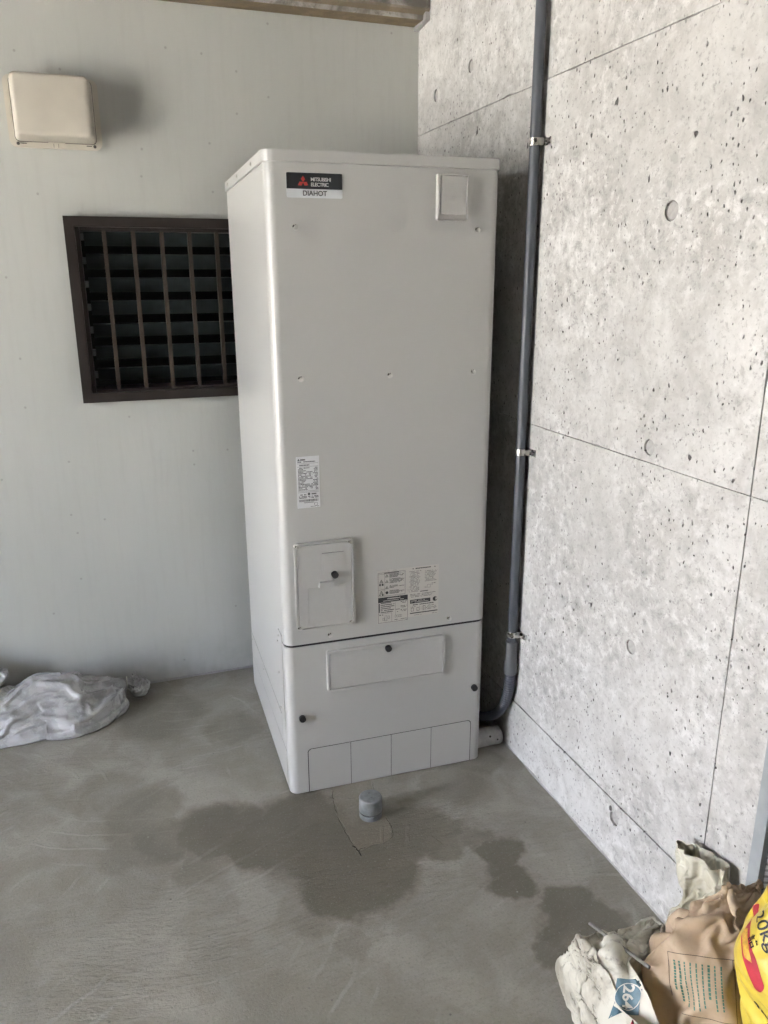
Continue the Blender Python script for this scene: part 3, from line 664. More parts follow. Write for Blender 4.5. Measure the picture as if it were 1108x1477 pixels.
for y in (-.008, .014): B('cap_mark', M['pvc2'], cp_, -.003, .003, y-.0016, y+.0016, .0672, .0683, bevel=.0004)

# repaired floor strip and cracks, parts of the floor
def rag(pts, amp, seed, n=14):
    out = []
    for i in range(len(pts)):
        a, b = Vector(pts[i]), Vector(pts[(i+1) % len(pts)])
        for k in range(n):
            p = a.lerp(b, k/n); out.append((p.x+amp*mn.noise(Vector((p.x*40, p.y*40, seed))), p.y+amp*mn.noise(Vector((p.x*40, p.y*40, seed+5)))))
    return out
P('repair_patch', M['patch'], fl, rag([(.128, .06), (.108, -.16), (.118, -.298), (.165, -.29), (.222, -.283), (.243, -.22), (.236, -.1), (.262, .06)], .006, 2), XY, -.004, .0022, smooth=0)
def crack(pts, w, seed):  # dark ribbon laid on the floor in place of an open gap
    bm = bmesh.new(); pth = catmull([Vector((*p, .0026)) for p in pts], 8); n = len(pth); L = []; Rr = []
    for i, p in enumerate(pth):
        t_ = (pth[min(i+1, n-1)]-pth[max(i-1, 0)]).normalized(); nn = Vector((-t_.y, t_.x, 0))
        ww = w*(.25+.9*abs(mn.noise(Vector((i*.6, seed, 0)))))*min(1, (i+.3)/3, (n-i-.6)/3); j = nn*.004*mn.noise(Vector((i*.35, seed, 4)))
        L.append(bm.verts.new(p+j+nn*ww)); Rr.append(bm.verts.new(p+j-nn*ww))
    for i in range(n-1): bm.faces.new((L[i], L[i+1], Rr[i+1], Rr[i]))
    return finish(bm, 'crack', M['crack'], fl, smooth=0)
crack([(.126, -.01), (.112, -.08), (.106, -.16), (.110, -.24), (.119, -.31)], .0016, 1)
crack([(.110, -.27), (.119, -.295), (.121, -.322)], .0045, 2)
crack([(.119, -.30), (.130, -.293), (.142, -.292)], .002, 6)
crack([(.255, -.02), (.246, -.06), (.238, -.1)], .0013, 3)
crack([(.236, -.19), (.240, -.23), (.232, -.27), (.215, -.285)], .0016, 4)
crack([(.112, -.045), (.118, -.06)], .003, 7)
crack([(.33, -.30), (.345, -.34), (.352, -.37)], .0006, 8)
# a thin pale slurry edge where the slab meets the concrete wall
bm = bmesh.new(); prev = None
for i in range(60):
    y = .88-i*.045; w = .007+.006*mn.noise(Vector((y*8, 0, 0))); z = .006+.004*mn.noise(Vector((y*11, 3, 0)))
    a = bm.verts.new((WX-w, y, .0012)); b = bm.verts.new((WX-.0015, y, z+.002))
    if prev: bm.faces.new((prev[0], a, b, prev[1]))
    prev = (a, b)
finish(bm, 'slurry_edge', M['plug'], fl)
bm = bmesh.new(); prev = None
for i in range(60):
    x = .75-i*.04; w = .010+.007*mn.noise(Vector((x*8, 7, 0))); z = .005+.004*mn.noise(Vector((x*11, 9, 0)))
    a = bm.verts.new((x, WY-w, .0012)); b = bm.verts.new((x, WY-.0015, z+.002))
    if prev: bm.faces.new((prev[0], a, b, prev[1]))
    prev = (a, b)
finish(bm, 'slurry_edge', M['plug'], fl)
#BAGS#
# ================================================================ sacks
def bag_mats():
    m = NT('cloudy_polythene', .32, .5); v = m.coord(); a = m.noise(v, 11, 4, .6, .5); b = m.noise(v, 70, 3, .7)
    c = m.mix(m.ramp(a, .35, .65), (.31, .305, .295), (.47, .47, .46)); c = m.mix(m.ramp(b, .55, .72, 0, .4), c, (.60, .60, .59))
    M['poly'] = m.out(c, m.ramp(a, .3, .7, .16, .32), m.bump(m.math('ADD', m.noise(m.coord(scale=(1, 2.2, 1)), 45, 4, .72, .6), m.math('MULTIPLY', b, .4)), .4, .004))
    m = NT('soiled_white_vinyl', .5, .4); v = m.coord(); a = m.noise(v, 9, 4, .65, .6); b = m.noise(v, 45, 4, .7)
    c = m.mix(m.ramp(a, .36, .6), (.40, .375, .30), (.64, .62, .53)); c = m.mix(m.math('MULTIPLY', m.ramp(b, .55, .68), m.ramp(a, .6, .4)), c, (.16, .15, .12))
    M['vinyl'] = m.out(c, .5, m.bump(b, .2, .0015))
    m = NT('kraft_paper', .8, .3); v = m.coord(); a = m.noise(v, 8, 4, .6); b = m.noise(m.coord(scale=(1, 1, .25)), 160, 2, .6); 
    c = m.mix(m.ramp(a, .35, .65), (.46, .35, .24), (.54, .42, .30)); c = m.mix(m.ramp(b, .5, .75, 0, .25), c, (.38, .28, .185))
    M['kraft'] = m.out(c, .8, m.bump(b, .15, .0008))
    m = NT('cream_polythene', .42, .4); v = m.coord(); a = m.noise(v, 12, 4, .6)
    M['cream'] = m.out(m.mix(m.ramp(a, .35, .65), (.42, .39, .29), (.60, .575, .47)), .42)
    # yellow printed sack: red lozenge and red band follow the sack's own surface (UV)
    m = NT('yellow_printed_sack', .38, .5); v = m.coord(); a = m.noise(v, 10, 3, .6)
    uv = m.n('TexCoord').outputs['UV']; sp = m.n('SeparateXYZ'); m.t.links.new(uv, sp.inputs[0]); U, V_ = sp.outputs[0], sp.outputs[1]
    c = m.mix(m.ramp(a, .35, .65), (.66, .50, .06), (.74, .58, .095))
    M['yellow'] = m.out(c, .36)
bag_mats()
M['crimson'] = simple('crimson_print', (.48, .035, .055), .4, var=.08); M['ochre'] = simple('ochre_print', (.66, .38, .06), .45, var=.25, scale=160)
M['green_print'] = simple('green_print', (.07, .19, .14), .6, var=.1); M['brown_print'] = simple('brown_line_print', (.10, .075, .05), .6)
M['teal_print'] = simple('teal_print', (.085, .165, .205), .5, var=.15, scale=60); M['offwhite_print'] = simple('offwhite_print', (.62, .61, .54), .5)
M['dullbar'] = simple('dull_bare_metal', (.22, .215, .20), .5, var=.2, scale=80)
M['ink'] = simple('black_ink', (.018, .016, .014), .5)

def tri_wave(x): return abs((x % 1.0)-.5)*2
def ridge(p, s): return 1-abs(mn.noise(p*s))*2
class Bag:
    """sack lofted through cross-sections (centre, half-size a, half-size b, squareness), then creased"""
    def __init__(s, secs, nu=150, nv=130, axisref=(0, 0, 1), creases=(), pleat=None, crumple=0, seed=0, floor=True, wallx=.750, wally=None, cell=.05, closed_end=True, roll=0):
        cs = [Vector(q[0]) for q in secs]; n = len(secs)
        prm = np.array([q[1:] for q in secs], float)
        def cat(arr, t):
            i = min(int(t), n-2); f = t-i; g = lambda k: arr[max(0, min(n-1, k))]
            p0, p1, p2, p3 = g(i-1), g(i), g(i+1), g(i+2)
            return .5*((2*p1)+(p2-p0)*f+(2*p0-5*p1+4*p2-p3)*f*f+(3*p1-p0-3*p2+p3)*f**3)
        carr = np.array([list(c) for c in cs]); G = np.zeros((nv+1, nu, 3)); ref0 = Vector(axisref)
        rng = random.Random(seed); ph = [rng.uniform(0, 6.28) for _ in range(8)]
        dirs = [(Vector((rng.gauss(0, 1), rng.gauss(0, 1), rng.gauss(0, 1))).normalized(), rng.uniform(.6, 1.6), rng.uniform(0, 9)) for _ in range(7)]
        for j in range(nv+1):
            t = j/nv*(n-1); c = Vector(cat(carr, t)); a, b, e = [max(1e-4, x) for x in cat(prm[:, :3], t)]
            tg = Vector(cat(carr, min(t+.05, n-1)))-Vector(cat(carr, max(t-.05, 0))); tg.normalize()
            B_ = (ref0-tg*ref0.dot(tg)).normalized(); A_ = B_.cross(tg).normalized()
            pl = cat(prm[:, 3:4], t)[0] if prm.shape[1] > 3 else 0
            for i in range(nu):
                th = 2*math.pi*i/nu+roll; ct, st = math.cos(th), math.sin(th)
                x = math.copysign(abs(ct)**(2/e), ct); y = math.copysign(abs(st)**(2/e), st)
                k = 1.
                if pl > 0 and pleat:
                    w = th+.35*mn.noise(Vector((ct*1.5, st*1.5, t*.5+seed)))
                    k += pl*(.55*math.cos(pleat*w+ph[0])+.35*math.cos((pleat*1.7//1)*w+ph[1])+.4*mn.noise(Vector((ct*4, st*4, t*.6+seed*3))))
                G[j, i] = c+A_*(a*x*k)+B_*(b*y*k)
        s.nu, s.nv = nu, nv; s.G = G
        N = s.normals()
        for j in range(nv+1):
            for i in range(nu):
                p = Vector(G[j, i]); nrm = Vector(N[j, i]); d = 0
                for (amp, sc, kind) in creases:
                    q = p*sc+Vector((seed*3.1, seed, 0))
                    if kind == 'soft': d += amp*mn.noise(q)
                    elif kind == 'ridge':
                        wv_ = Vector((mn.noise(q*.6+Vector((9, 0, 0))), mn.noise(q*.6+Vector((0, 9, 0))), mn.noise(q*.6)))*.8
                        d += amp*(max(0, 1-abs(mn.noise(q+wv_))*3.2)**1.6)*(.4+.9*max(0, mn.noise(q*.35+Vector((0, 0, 4)))+.35))
                if crumple:
                    wv_ = Vector((mn.noise(p*6), mn.noise(p*6+Vector((5, 0, 0))), mn.noise(p*6+Vector((0, 5, 0)))))*.02
                    for (dv, fq, o_) in dirs:
                        mask = max(0, min(1, mn.noise(p*5+Vector((o_*3, o_, 0)))*2+.5))
                        d += crumple*mask*(tri_wave((p+wv_).dot(dv)*fq/cell+o_)-.5)
                q = p+nrm*d
                if floor and q.z < .003: q.z = .003+.0015*max(0, mn.noise(p*30))
                if wallx and q.x > wallx: q.x = wallx
                if wally and q.y > wally: q.y = wally
                G[j, i] = q
        s.N = s.normals(); s.closed_end = closed_end
    def normals(s):
        G = s.G; du = np.roll(G, -1, 1)-np.roll(G, 1, 1); dv = np.gradient(G, axis=0); n = np.cross(du, dv); l = np.linalg.norm(n, axis=2, keepdims=True); n = n/np.maximum(l, 1e-9)
        c = G.mean(axis=1, keepdims=True)
        return n if np.sum((G-c)*n) > 0 else -n
    def refine(s, k):
        # smooth Catmull-style refinement of the settled grid
        G = s.G
        for _ in range(1 if k == 2 else k//2):
            nv1, nu = G.shape[:2]; H_ = np.zeros(((nv1-1)*2+1, nu*2, 3)); R1 = np.roll(G, -1, 1); L1 = np.roll(G, 1, 1); R2 = np.roll(G, -2, 1)
            row = np.zeros((nv1, nu*2, 3)); row[:, 0::2] = G; row[:, 1::2] = (-L1+9*G+9*R1-R2)/16
            H_[0::2] = row; up_ = np.vstack([row[:1], row[:-1]]); dn = np.vstack([row[1:], row[-1:]]); dn2 = np.vstack([row[2:], row[-1:], row[-1:]])
            H_[1::2] = ((-up_+9*row+9*dn-dn2)/16)[:-1]; G = H_
        s.G = G; s.nv, s.nu = G.shape[0]-1, G.shape[1]; s.N = s.normals()
    def build(s, name, mat, parent, thick=0):
        nu, nv = s.nu, s.nv; vs_ = s.G.reshape(-1, 3).tolist(); fs = []
        for j in range(nv):
            for i in range(nu): fs.append((j*nu+i, j*nu+(i+1) % nu, (j+1)*nu+(i+1) % nu, (j+1)*nu+i))
        fs.append(tuple(range(nu))[::-1])
        if s.closed_end: fs.append(tuple(nv*nu+i for i in range(nu)))
        me = bpy.data.meshes.new(name); me.from_pydata(vs_, [], fs); me.shade_smooth(); me.materials.append(mat)
        bm = bmesh.new(); bm.from_mesh(me); bmesh.ops.recalc_face_normals(bm, faces=bm.faces[:]); bm.to_mesh(me); bm.free()
        o = bpy.data.objects.new(name, me); col.objects.link(o); o.parent = parent
        if parent: o.matrix_parent_inverse = parent.matrix_basis.inverted()
        if thick:
            md = o.modifiers.new('solid', 'SOLIDIFY'); md.thickness = thick; md.offset = -1
        return o
    def at(s, u, v, off=.0012):
        u = (u % 1)*s.nu; v = max(0, min(.9999, v))*s.nv; i, j = int(u) % s.nu, int(v); fu, fv = u-int(u), v-j; i2 = (i+1) % s.nu
        f = lambda A: (A[j, i]*(1-fu)+A[j, i2]*fu)*(1-fv)+(A[j+1, i]*(1-fu)+A[j+1, i2]*fu)*fv
        return Vector(f(s.G)+f(s.N)*off)
    def decal(s, name, mat, parent, me, centre, nrm, xdir, off=.0012, cut=.006):
        """lay a flat print (metres, xy) onto the sack round a point, pressed down along -nrm, its x axis along xdir"""
        if not hasattr(s, 'bvh'):
            nu, nv = s.nu, s.nv
            s.bvh = BVHTree.FromPolygons(s.G.reshape(-1, 3).tolist(), [(j*nu+i, j*nu+(i+1) % nu, (j+1)*nu+(i+1) % nu, (j+1)*nu+i) for j in range(nv) for i in range(nu)])
        n = Vector(nrm).normalized(); X = Vector(xdir); X = (X-n*X.dot(n)).normalized(); Y = n.cross(X); c = Vector(centre)
        bm = bmesh.new(); bm.from_mesh(me)
        for _ in range(5):
            le = [e for e in bm.edges if e.calc_length() > cut]
            if not le: break
            bmesh.ops.subdivide_edges(bm, edges=le, cuts=1); bmesh.ops.triangulate(bm, faces=bm.faces[:])
        drop = []
        for v in bm.verts:
            o_ = c+X*v.co.x+Y*v.co.y+n*.05; hit = s.bvh.ray_cast(o_, -n, .12)
            if hit[0] is None: drop.append(v)
            else:
                hn = hit[1] if hit[1].dot(n) > 0 else -hit[1]; v.co = hit[0]+(hn*.4+n*.6)*off
        if drop: bmesh.ops.delete(bm, geom=drop, context='VERTS')
        m2 = bpy.data.meshes.new(name); bm.to_mesh(m2); bm.free(); m2.materials.clear(); m2.materials.append(mat); m2.shade_smooth()
        o = bpy.data.objects.new(name, m2); col.objects.link(o); o.parent = parent; o.matrix_parent_inverse = parent.matrix_basis.inverted()
        return o
def settle(bag, slack=.12, slackv=None, bend=.15, iters=120, inn=.02, out=.015, seedn=.006, sc=22, stretch=1., grav=.00025, seed=0, wally=.879, shear=.6, keep=None):
    """loosen the sack's skin by `slack` and let it buckle into folds round its contents (position-based cloth on the grid)"""
    G0 = bag.G.copy(); N0 = bag.N.copy(); nv1, nu = G0.shape[:2]
    slackv = slack if slackv is None else slackv; eu, ev, ed = 1+slack, 1+slackv, 1+(slack+slackv)/2
    ru = np.linalg.norm(np.roll(G0, -1, 1)-G0, axis=2)*eu; rv = np.linalg.norm(G0[1:]-G0[:-1], axis=2)*ev
    rd1 = np.linalg.norm(np.roll(G0, -1, 1)[1:]-G0[:-1], axis=2)*ed; rd2 = np.linalg.norm(np.roll(G0, 1, 1)[1:]-G0[:-1], axis=2)*ed
    ru2 = (ru+np.roll(ru, -1, 1)); rv2 = rv[1:]+rv[:-1]
    pert = np.array([[mn.noise(Vector(G0[a, c])*sc+Vector((seed*7.3, seed, 2)))+.6*mn.noise(Vector(G0[a, c])*sc*2.1+Vector((seed, 5, 2))) for c in range(nu)] for a in range(nv1)])
    G = G0+N0*(pert*seedn)[..., None]
    ref = min(.05, .6*float(np.mean(ru)+np.mean(rv)))
    def solve(A, Bm, rest, k, only=None):
        d = Bm-A; l = np.linalg.norm(d, axis=-1); l = np.maximum(l, 1e-7); c = (l-rest)/l*.5*k
        if only == 'push': c = np.minimum(c, 0)
        c = c[..., None]*d; return A+c, Bm-c
    vel = np.zeros_like(G)
    for it in range(iters):
        prev = G.copy(); G = G+vel*.90; G[..., 2] -= grav
        for sub in range(3):
            for p in (0, 1):
                ia = np.arange(p, nu, 2); ib = (ia+1) % nu
                G[:, ia], G[:, ib] = solve(G[:, ia], G[:, ib], ru[:, ia], stretch)
                ja = np.arange(p, nv1-1, 2); G[ja], G[ja+1] = solve(G[ja], G[ja+1], rv[ja], stretch)
                for q in (0, 1):
                    ic = (ia+1) % nu; jj = np.arange(q, nv1-1, 2)
                    A_, B_ = solve(G[np.ix_(jj, ia)], G[np.ix_(jj+1, ic)], rd1[np.ix_(jj, ia)], shear); G[np.ix_(jj, ia)] = A_; G[np.ix_(jj+1, ic)] = B_
                    ic = (ia-1) % nu
                    A_, B_ = solve(G[np.ix_(jj, ia)], G[np.ix_(jj+1, ic)], rd2[np.ix_(jj, ia)], shear); G[np.ix_(jj, ia)] = A_; G[np.ix_(jj+1, ic)] = B_
            for p in (0, 1, 2, 3):
                ia = np.arange(p, nu-(nu % 4), 4); ib = (ia+2) % nu; G[:, ia], G[:, ib] = solve(G[:, ia], G[:, ib], ru2[:, ia], bend, 'push')
                ja = np.arange(p, nv1-2, 4); G[ja], G[ja+2] = solve(G[ja], G[ja+2], rv2[ja], bend, 'push')
            dn_ = np.sum((G-G0)*N0, axis=2); cl = np.clip(dn_, -inn, out); G += N0*(cl-dn_)[..., None]*.7
            tang = G-G0-N0*np.sum((G-G0)*N0, axis=2)[..., None]; L = np.linalg.norm(tang, axis=2, keepdims=True); G -= tang*np.maximum(0, 1-ref/np.maximum(L, 1e-6))*.5
            G[..., 2] = np.maximum(G[..., 2], .003); G[..., 0] = np.minimum(G[..., 0], .7495); G[..., 1] = np.minimum(G[..., 1], wally)
            if keep: keep(G)
        vel = np.clip(G-prev, -.004, .004)
    bag.G = G; bag.N = bag.normals(); bag.refine(2); bag.G[..., 2] = np.maximum(bag.G[..., 2], .0025); bag.G[..., 0] = np.minimum(bag.G[..., 0], .7515); bag.N = bag.normals()
def crush(bag, amp, cell, seed, fade=3):
    """sharp straight paper creases on top of the settled folds"""
    rng = random.Random(seed); ds = [(Vector((rng.gauss(0, 1), rng.gauss(0, 1), rng.gauss(0, 1))).normalized(), rng.uniform(.6, 1.7), rng.uniform(0, 9)) for _ in range(6)]
    for j in range(bag.nv+1):
        for i in range(bag.nu):
            p = Vector(bag.G[j, i]); w = Vector((mn.noise(p*7), mn.noise(p*7+Vector((5, 0, 0))), mn.noise(p*7+Vector((0, 5, 0)))))*.015; d = 0
            for (dv, fq, o_) in ds:
                m_ = max(0, min(1, mn.noise(p*6+Vector((o_*3, o_, 0)))*fade+.2)); d += amp*m_*(tri_wave((p+w).dot(dv)*fq/cell+o_)-.5)
            bag.G[j, i] += bag.N[j, i]*d
    bag.G[..., 2] = np.maximum(bag.G[..., 2], .0025); bag.G[..., 0] = np.minimum(bag.G[..., 0], .7515); bag.N = bag.normals()
def smooth_spot(bag, centre, rad, k=40):
    """filling pressed flat against the skin round a print"""
    A = bag.G.copy()
    for _ in range(k):
        m_ = (np.roll(A, 1, 1)+np.roll(A, -1, 1)+np.vstack([A[:1], A[:-1]])+np.vstack([A[1:], A[-1:]]))/4; A = m_
    w = np.clip(1.35-np.linalg.norm(bag.G-np.array(centre), axis=2)/rad, 0, 1)[..., None]; w = w*w*(3-2*w)*.9
    bag.G = bag.G*(1-w)+A*w; bag.N = bag.normals()
def poly_mesh(polys):
    bm = bmesh.new()
    for pts in polys: bm.faces.new([bm.verts.new((x, y, 0)) for x, y in pts])
    bmesh.ops.triangulate(bm, faces=bm.faces[:])
    me = bpy.data.meshes.new('flat'); bm.to_mesh(me); bm.free(); return me
def strip(x0, y0, x1, y1, w):
    d = Vector((x1-x0, y1-y0)).normalized(); n = Vector((-d.y, d.x))*w/2
    return [(x0-n.x, y0-n.y), (x1-n.x, y1-n.y), (x1+n.x, y1+n.y), (x0+n.x, y0+n.y)]

# ---- tied polythene sack lying against the painted wall
b1r = empty('plastic_sack', (-.68, .72, 0)); tag(b1r, 'cloudy white plastic sack with a twisted neck lying against the painted wall', 'sack')
b1 = Bag([((-.955, .63, .012), .02, .02, 1.8, 0), ((-.93, .64, .02), .08, .05, 1.7, 0), ((-.86, .685, .03), .135, .105, 1.6, 0), ((-.76, .73, .035), .15, .155, 1.5, .0), ((-.66, .735, .035), .155, .15, 1.5, .03),
          ((-.585, .735, .04), .148, .125, 1.6, .06), ((-.53, .75, .055), .11, .085, 1.8, .12), ((-.49, .775, .068), .058, .046, 2, .2), ((-.46, .79, .070), .026, .022, 2, .24),
          ((-.440, .795, .066), .021, .018, 2, .2), ((-.418, .795, .060), .040, .036, 2, .24), ((-.400, .79, .066), .036, .034, 2, .28), ((-.388, .785, .080), .010, .010, 2, .2)],
          nu=108, nv=100, pleat=11, creases=((.02, 6, 'soft'),), seed=4, wally=.879)
def keep1(G): G[..., 0] = np.maximum(G[..., 0], np.interp(G[..., 1], [.64, .72, .88], [-1, -.875, -.85]))
def keep2(G):
    G[..., 0] = np.minimum(G[..., 0], np.where(G[..., 2] < .14, -.872, -.842)); G[..., 1] = np.maximum(G[..., 1], np.where(G[..., 0] > -.98, .75, .6))
settle(b1, .075, .02, .08, 90, .02, .012, sc=13, seed=1, keep=keep1)
b1.build('sack_body', M['poly'], b1r)
T('neck_tie', M['offwhite_print'], b1r, [Vector((-.446+.68, .793-.72+.021*math.cos(k*.55), .066+.019*math.sin(k*.55))) for k in range(13)], .0022, 8)
# ---- second sack at the picture's left edge
b2r = empty('plastic_sack', (-1.03, .76, 0)); tag(b2r, 'cloudy plastic sack at the left edge, only its crumpled right side in view', 'sack')
b2 = Bag([((-1.0, .79, .004), .06, .04, 2, 0), ((-1.0, .79, .01), .11, .07, 2.6, 0), ((-1.0, .795, .07), .125, .078, 2.6, 0), ((-.99, .80, .13), .125, .07, 2.4, .03), ((-.955, .805, .185), .115, .05, 2.2, .10), ((-.945, .81, .22), .10, .028, 2, .18), ((-.94, .81, .232), .06, .012, 2, .2)],
         nu=84, nv=70, axisref=(0, 1, 0), pleat=9, creases=((.015, 7, 'soft'),), seed=9, wally=.879)
settle(b2, .12, .04, .06, 70, .02, .014, seed=2, keep=keep2)
b2.build('sack_body', M['poly'], b2r)

# ---- soiled white vinyl sack with a number printed on it
b3r = empty('vinyl_sack', (.45, -1.10, 0)); tag(b3r, 'soiled white vinyl sack printed 264, slumped on the floor left of the brown sack', 'sack')
b3 = Bag([((.338, -1.09, .08), .03, .03, 2.5, 0), ((.344, -1.09, .10), .11, .085, 3.0, 0), ((.362, -1.08, .105), .15, .104, 3.2, 0), ((.395, -1.07, .112), .165, .114, 3.0, .015), ((.43, -1.03, .127), .138, .125, 3.2, .05),
          ((.475, -.985, .130), .098, .112, 2.8, .10), ((.53, -.955, .135), .068, .07, 2.2, .16), ((.58, -.935, .15), .04, .038, 2, .2), ((.612, -.925, .155), .02, .02, 2, .2)],
         nu=108, nv=96, pleat=9, creases=((.028, 6.5, 'soft'),), seed=14)
def keep3(G):   # leans on the brown sack, stays off its own left side
    xr = np.interp(G[..., 1], [-1.3, -1.05, -.985, -.9], [.425, .43, .56, .66]); G[..., 0] = np.minimum(G[..., 0], xr)
    xl0 = np.interp(G[..., 2], [0, .12, .25], [.392, .374, .392]); G[..., 0] = np.maximum(G[..., 0], xl0)
settle(b3, .16, .10, .09, 110, .035, .012, seedn=.01, sc=16, seed=3, keep=keep3)
crush(b3, .003, .05, 5)
smooth_spot(b3, (.408, -1.10, .20), .085, 60)
b3b = b3.build('sack_body', M['vinyl'], b3r)
d3 = Vector((.407, -1.080, .195)); xd = ((-.05, -.47, .88), (-.45, -.85, -.2))
b3.decal('number_panel', M['teal_print'], b3r, poly_mesh([[(-.027, -.020), (.027, -.020), (.027, .020), (-.027, .020)]]), d3, *xd, .0012)
ringp = []
for k in range(28):
    a, b_ = 2*math.pi*k/28, 2*math.pi*(k+1)/28
    ringp.append([(rr*math.cos(t_), rr*math.sin(t_)) for rr, t_ in ((.0212, a), (.0212, b_), (.0197, b_), (.0197, a))])
b3.decal('number_ring', M['offwhite_print'], b3r, poly_mesh(ringp), d3, *xd, .0020)
b3.decal('lettering', M['offwhite_print'], b3r, text_mesh('264', .0245, bold=.0006), d3, *xd, .0020)
b3.decal('red_print', M['crimson'], b3r, poly_mesh([[(-.02, -.01), (.02, -.01), (.02, .01), (-.02, .01)]]), d3+Vector((-.02, -.068, .0)), *xd, .0012)
rb = empty('metal_bar', (.42, -.98, .0)); tag(rb, 'thin bare metal bar resting across the white vinyl sack', 'bar')
T('bar', M['dullbar'], rb, [(-.002, .040, .244), (.032, -.106, .262)], .0035, 12)

# ---- brown paper sack
b4r = empty('paper_sack', (.58, -1.12, 0)); tag(b4r, 'crumpled brown kraft paper sack with a green printed panel', 'sack')
b4 = Bag([((.57, -1.12, .004), .09, .06, 3, 0), ((.57, -1.12, .012), .135, .10, 3.2, 0), ((.572, -1.12, .08), .148, .108, 2.8, 0), ((.58, -1.12, .16), .146, .108, 2.6, 0), ((.595, -1.115, .235), .128, .104, 2.5, 0), ((.625, -1.10, .295), .102, .092, 2.4, .02),
          ((.652, -1.085, .335), .078, .07, 2.2, .06), ((.668, -1.07, .365), .064, .045, 2.1, .10), ((.674, -1.06, .385), .055, .022, 2, .12), ((.676, -1.058, .392), .03, .008, 2, .1)],
         nu=96, nv=84, axisref=(0, 1, 0), pleat=5, creases=((.03, 5.0, 'soft'),), seed=23)
settle(b4, .09, .07, .40, 120, .035, .014, seedn=.012, sc=11, seed=4, shear=.9)
crush(b4, .014, .065, 8)
smooth_spot(b4, (.501, -1.186, .294), .08, 12)
b4b = b4.build('sack_body', M['kraft'], b4r)
d4 = Vector((.501, -1.186, .294)); xd4 = ((-.641, -.466, .61), (.705, -.672, .227))
Wp, Hp = .15, .10
lines = [strip(-Wp/2, -Hp/2, Wp/2, -Hp/2, .0012), strip(Wp/2, -Hp/2, Wp/2, Hp/2, .0012), strip(Wp/2, Hp/2, -Wp/2, Hp/2, .0012), strip(-Wp/2, Hp/2, -Wp/2, -Hp/2, .0012), strip(Wp/2-.035, -Hp/2, Wp/2-.035, Hp/2, .0010)]
b4.decal('panel_outline', M['brown_print'], b4r, poly_mesh(lines), d4, *xd4, .0013)
random.seed(31); tx = []
for k in range(9):
    x = -Wp/2+.012+k*.0105; L = random.uniform(.05, .075); y = Hp/2-.012; wd = .0042 if k in (0, 1, 6) else .0026
    while y > Hp/2-.012-L:
        l = random.uniform(.003, .007)
        tx.append(strip(x, y, x, y-l, wd)); y -= l+.0012
y = Hp/2-.015
while y > -.02: tx.append(strip(Wp/2-.018, y, Wp/2-.018, y-.007, .008)); y -= .0095
tag(b4.decal('small_print', M['green_print'], b4r, poly_mesh(tx), d4, *xd4, .0013), kind='stuff')

# ---- cream sack, mouth open, standing behind against the wall
b5r = empty('cream_sack', (.70, -.95, 0)); tag(b5r, 'cream polythene sack with a crumpled open mouth against the concrete wall', 'sack')
b5 = Bag([((.685, -.925, .004), .03, .02, 2.6, 0), ((.685, -.925, .012), .05, .06, 2.6, 0), ((.688, -.925, .10), .052, .065, 2.4, .03), ((.69, -.93, .17), .048, .05, 2.2, .10), ((.695, -.935, .205), .036, .034, 2, .2), ((.70, -.94, .235), .034, .038, 2, .22),
          ((.702, -.935, .265), .028, .056, 2, .2), ((.706, -.93, .292), .022, .066, 2, .16), ((.708, -.925, .32), .024, .064, 2, .14)],
         nu=84, nv=76, axisref=(0, 1, 0), pleat=5, creases=((.012, 9, 'soft'),), seed=37, closed_end=False)
settle(b5, .14, .06, .12, 80, .02, .014, seed=5, sc=18)
b5.build('sack_body', M['cream'], b5r, thick=.0008)

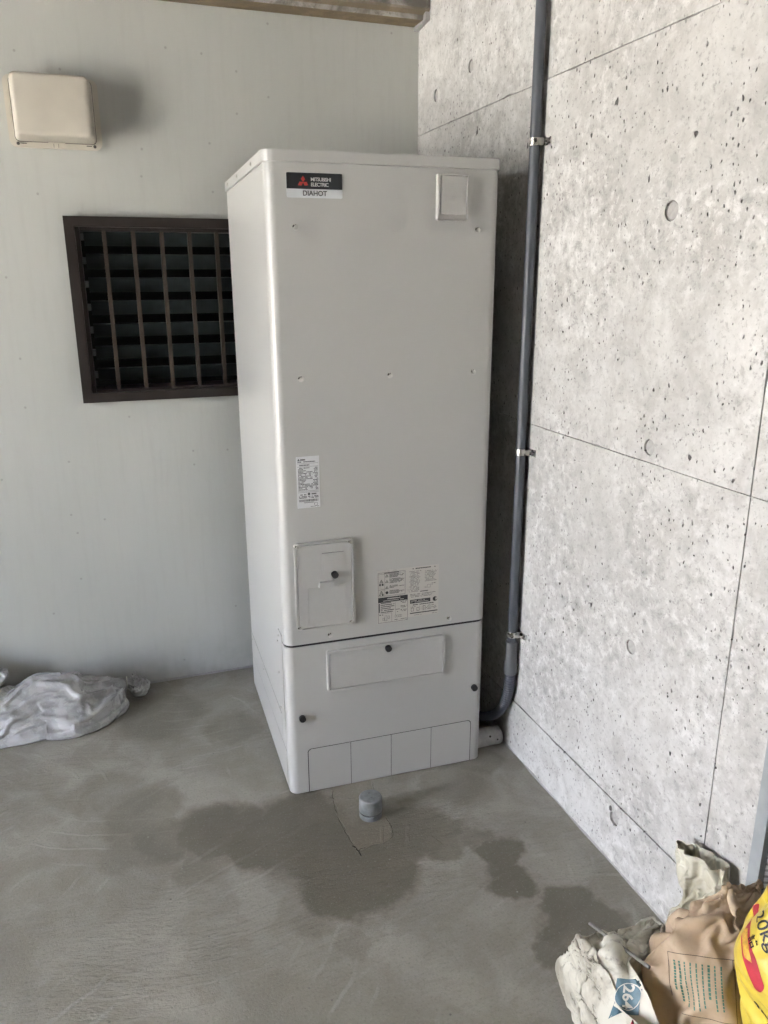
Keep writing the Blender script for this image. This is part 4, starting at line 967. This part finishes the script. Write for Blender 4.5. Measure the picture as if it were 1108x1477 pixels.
# ---- yellow printed sack at the right edge
b6r = empty('yellow_sack', (.62, -1.35, 0)); tag(b6r, 'yellow sack with red print marked 20kg, at the right edge', 'sack')
b6 = Bag([((.64, -1.365, .004), .07, .08, 3, 0), ((.64, -1.365, .012), .095, .11, 3.2, 0), ((.635, -1.36, .15), .102, .12, 2.8, 0), ((.61, -1.345, .30), .104, .122, 2.6, 0), ((.575, -1.335, .45), .104, .122, 2.5, 0), ((.558, -1.335, .51), .095, .116, 2.4, .02), ((.558, -1.335, .56), .072, .10, 2.2, .05), ((.566, -1.335, .592), .04, .085, 2.1, .08), ((.57, -1.335, .605), .015, .075, 2, .08)],
         nu=96, nv=90, axisref=(0, 1, 0), pleat=6, creases=((.02, 6, 'soft'),), seed=41)
settle(b6, .06, .05, .2, 90, .025, .012, seedn=.008, sc=12, seed=6)
smooth_spot(b6, (.475, -1.28, .54), .07)
b6b = b6.build('sack_body', M['yellow'], b6r)
n6 = (-.77, 0, .63); xt = (-.26, -.86, -.40)
b6.decal('lettering', M['ink'], b6r, text_mesh('20kg', .030, bold=.0003), (.473, -1.294, .540), n6, xt, .0012)
b6.decal('lettering', M['ink'], b6r, text_mesh('\u8a70', .018, bold=.0003), (.470, -1.286, .506), n6, xt, .0012)
b6.decal('lettering', M['ink'], b6r, text_mesh('am', .032, bold=.0008), (.475, -1.321, .397), (-.966, -.236, .109), (.172, -.893, -.415), .0012)
lz = [(-.075, -.008), (-.02, -.0115), (.03, -.0125)]+[(.045+.0125*math.sin(k*math.pi/8), -.0125*math.cos(k*math.pi/8)) for k in range(1, 8)]+[(.03, .0125), (-.02, .0115), (-.075, .008)]
c6b = (.462, -1.281, .492); xl_ = ((-.80, -.05, .55), (-.24, -.719, -.65))
b6.decal('red_flash', M['crimson'], b6r, poly_mesh([lz]), c6b, *xl_, .0009)
b6.decal('ochre_print', M['ochre'], b6r, poly_mesh([[(-.03, -.008), (.012, -.007), (.020, .003), (.0, .007), (-.03, .006)]]), c6b, *xl_, .0016)
b6.decal('red_flash', M['crimson'], b6r, poly_mesh([[(-.03, -.02), (.02, -.022), (.03, .0), (.022, .02), (-.03, .02)]]), (.539, -1.262, .565), (-.575, .35, .75), (-.145, -.878, .457), .0009)
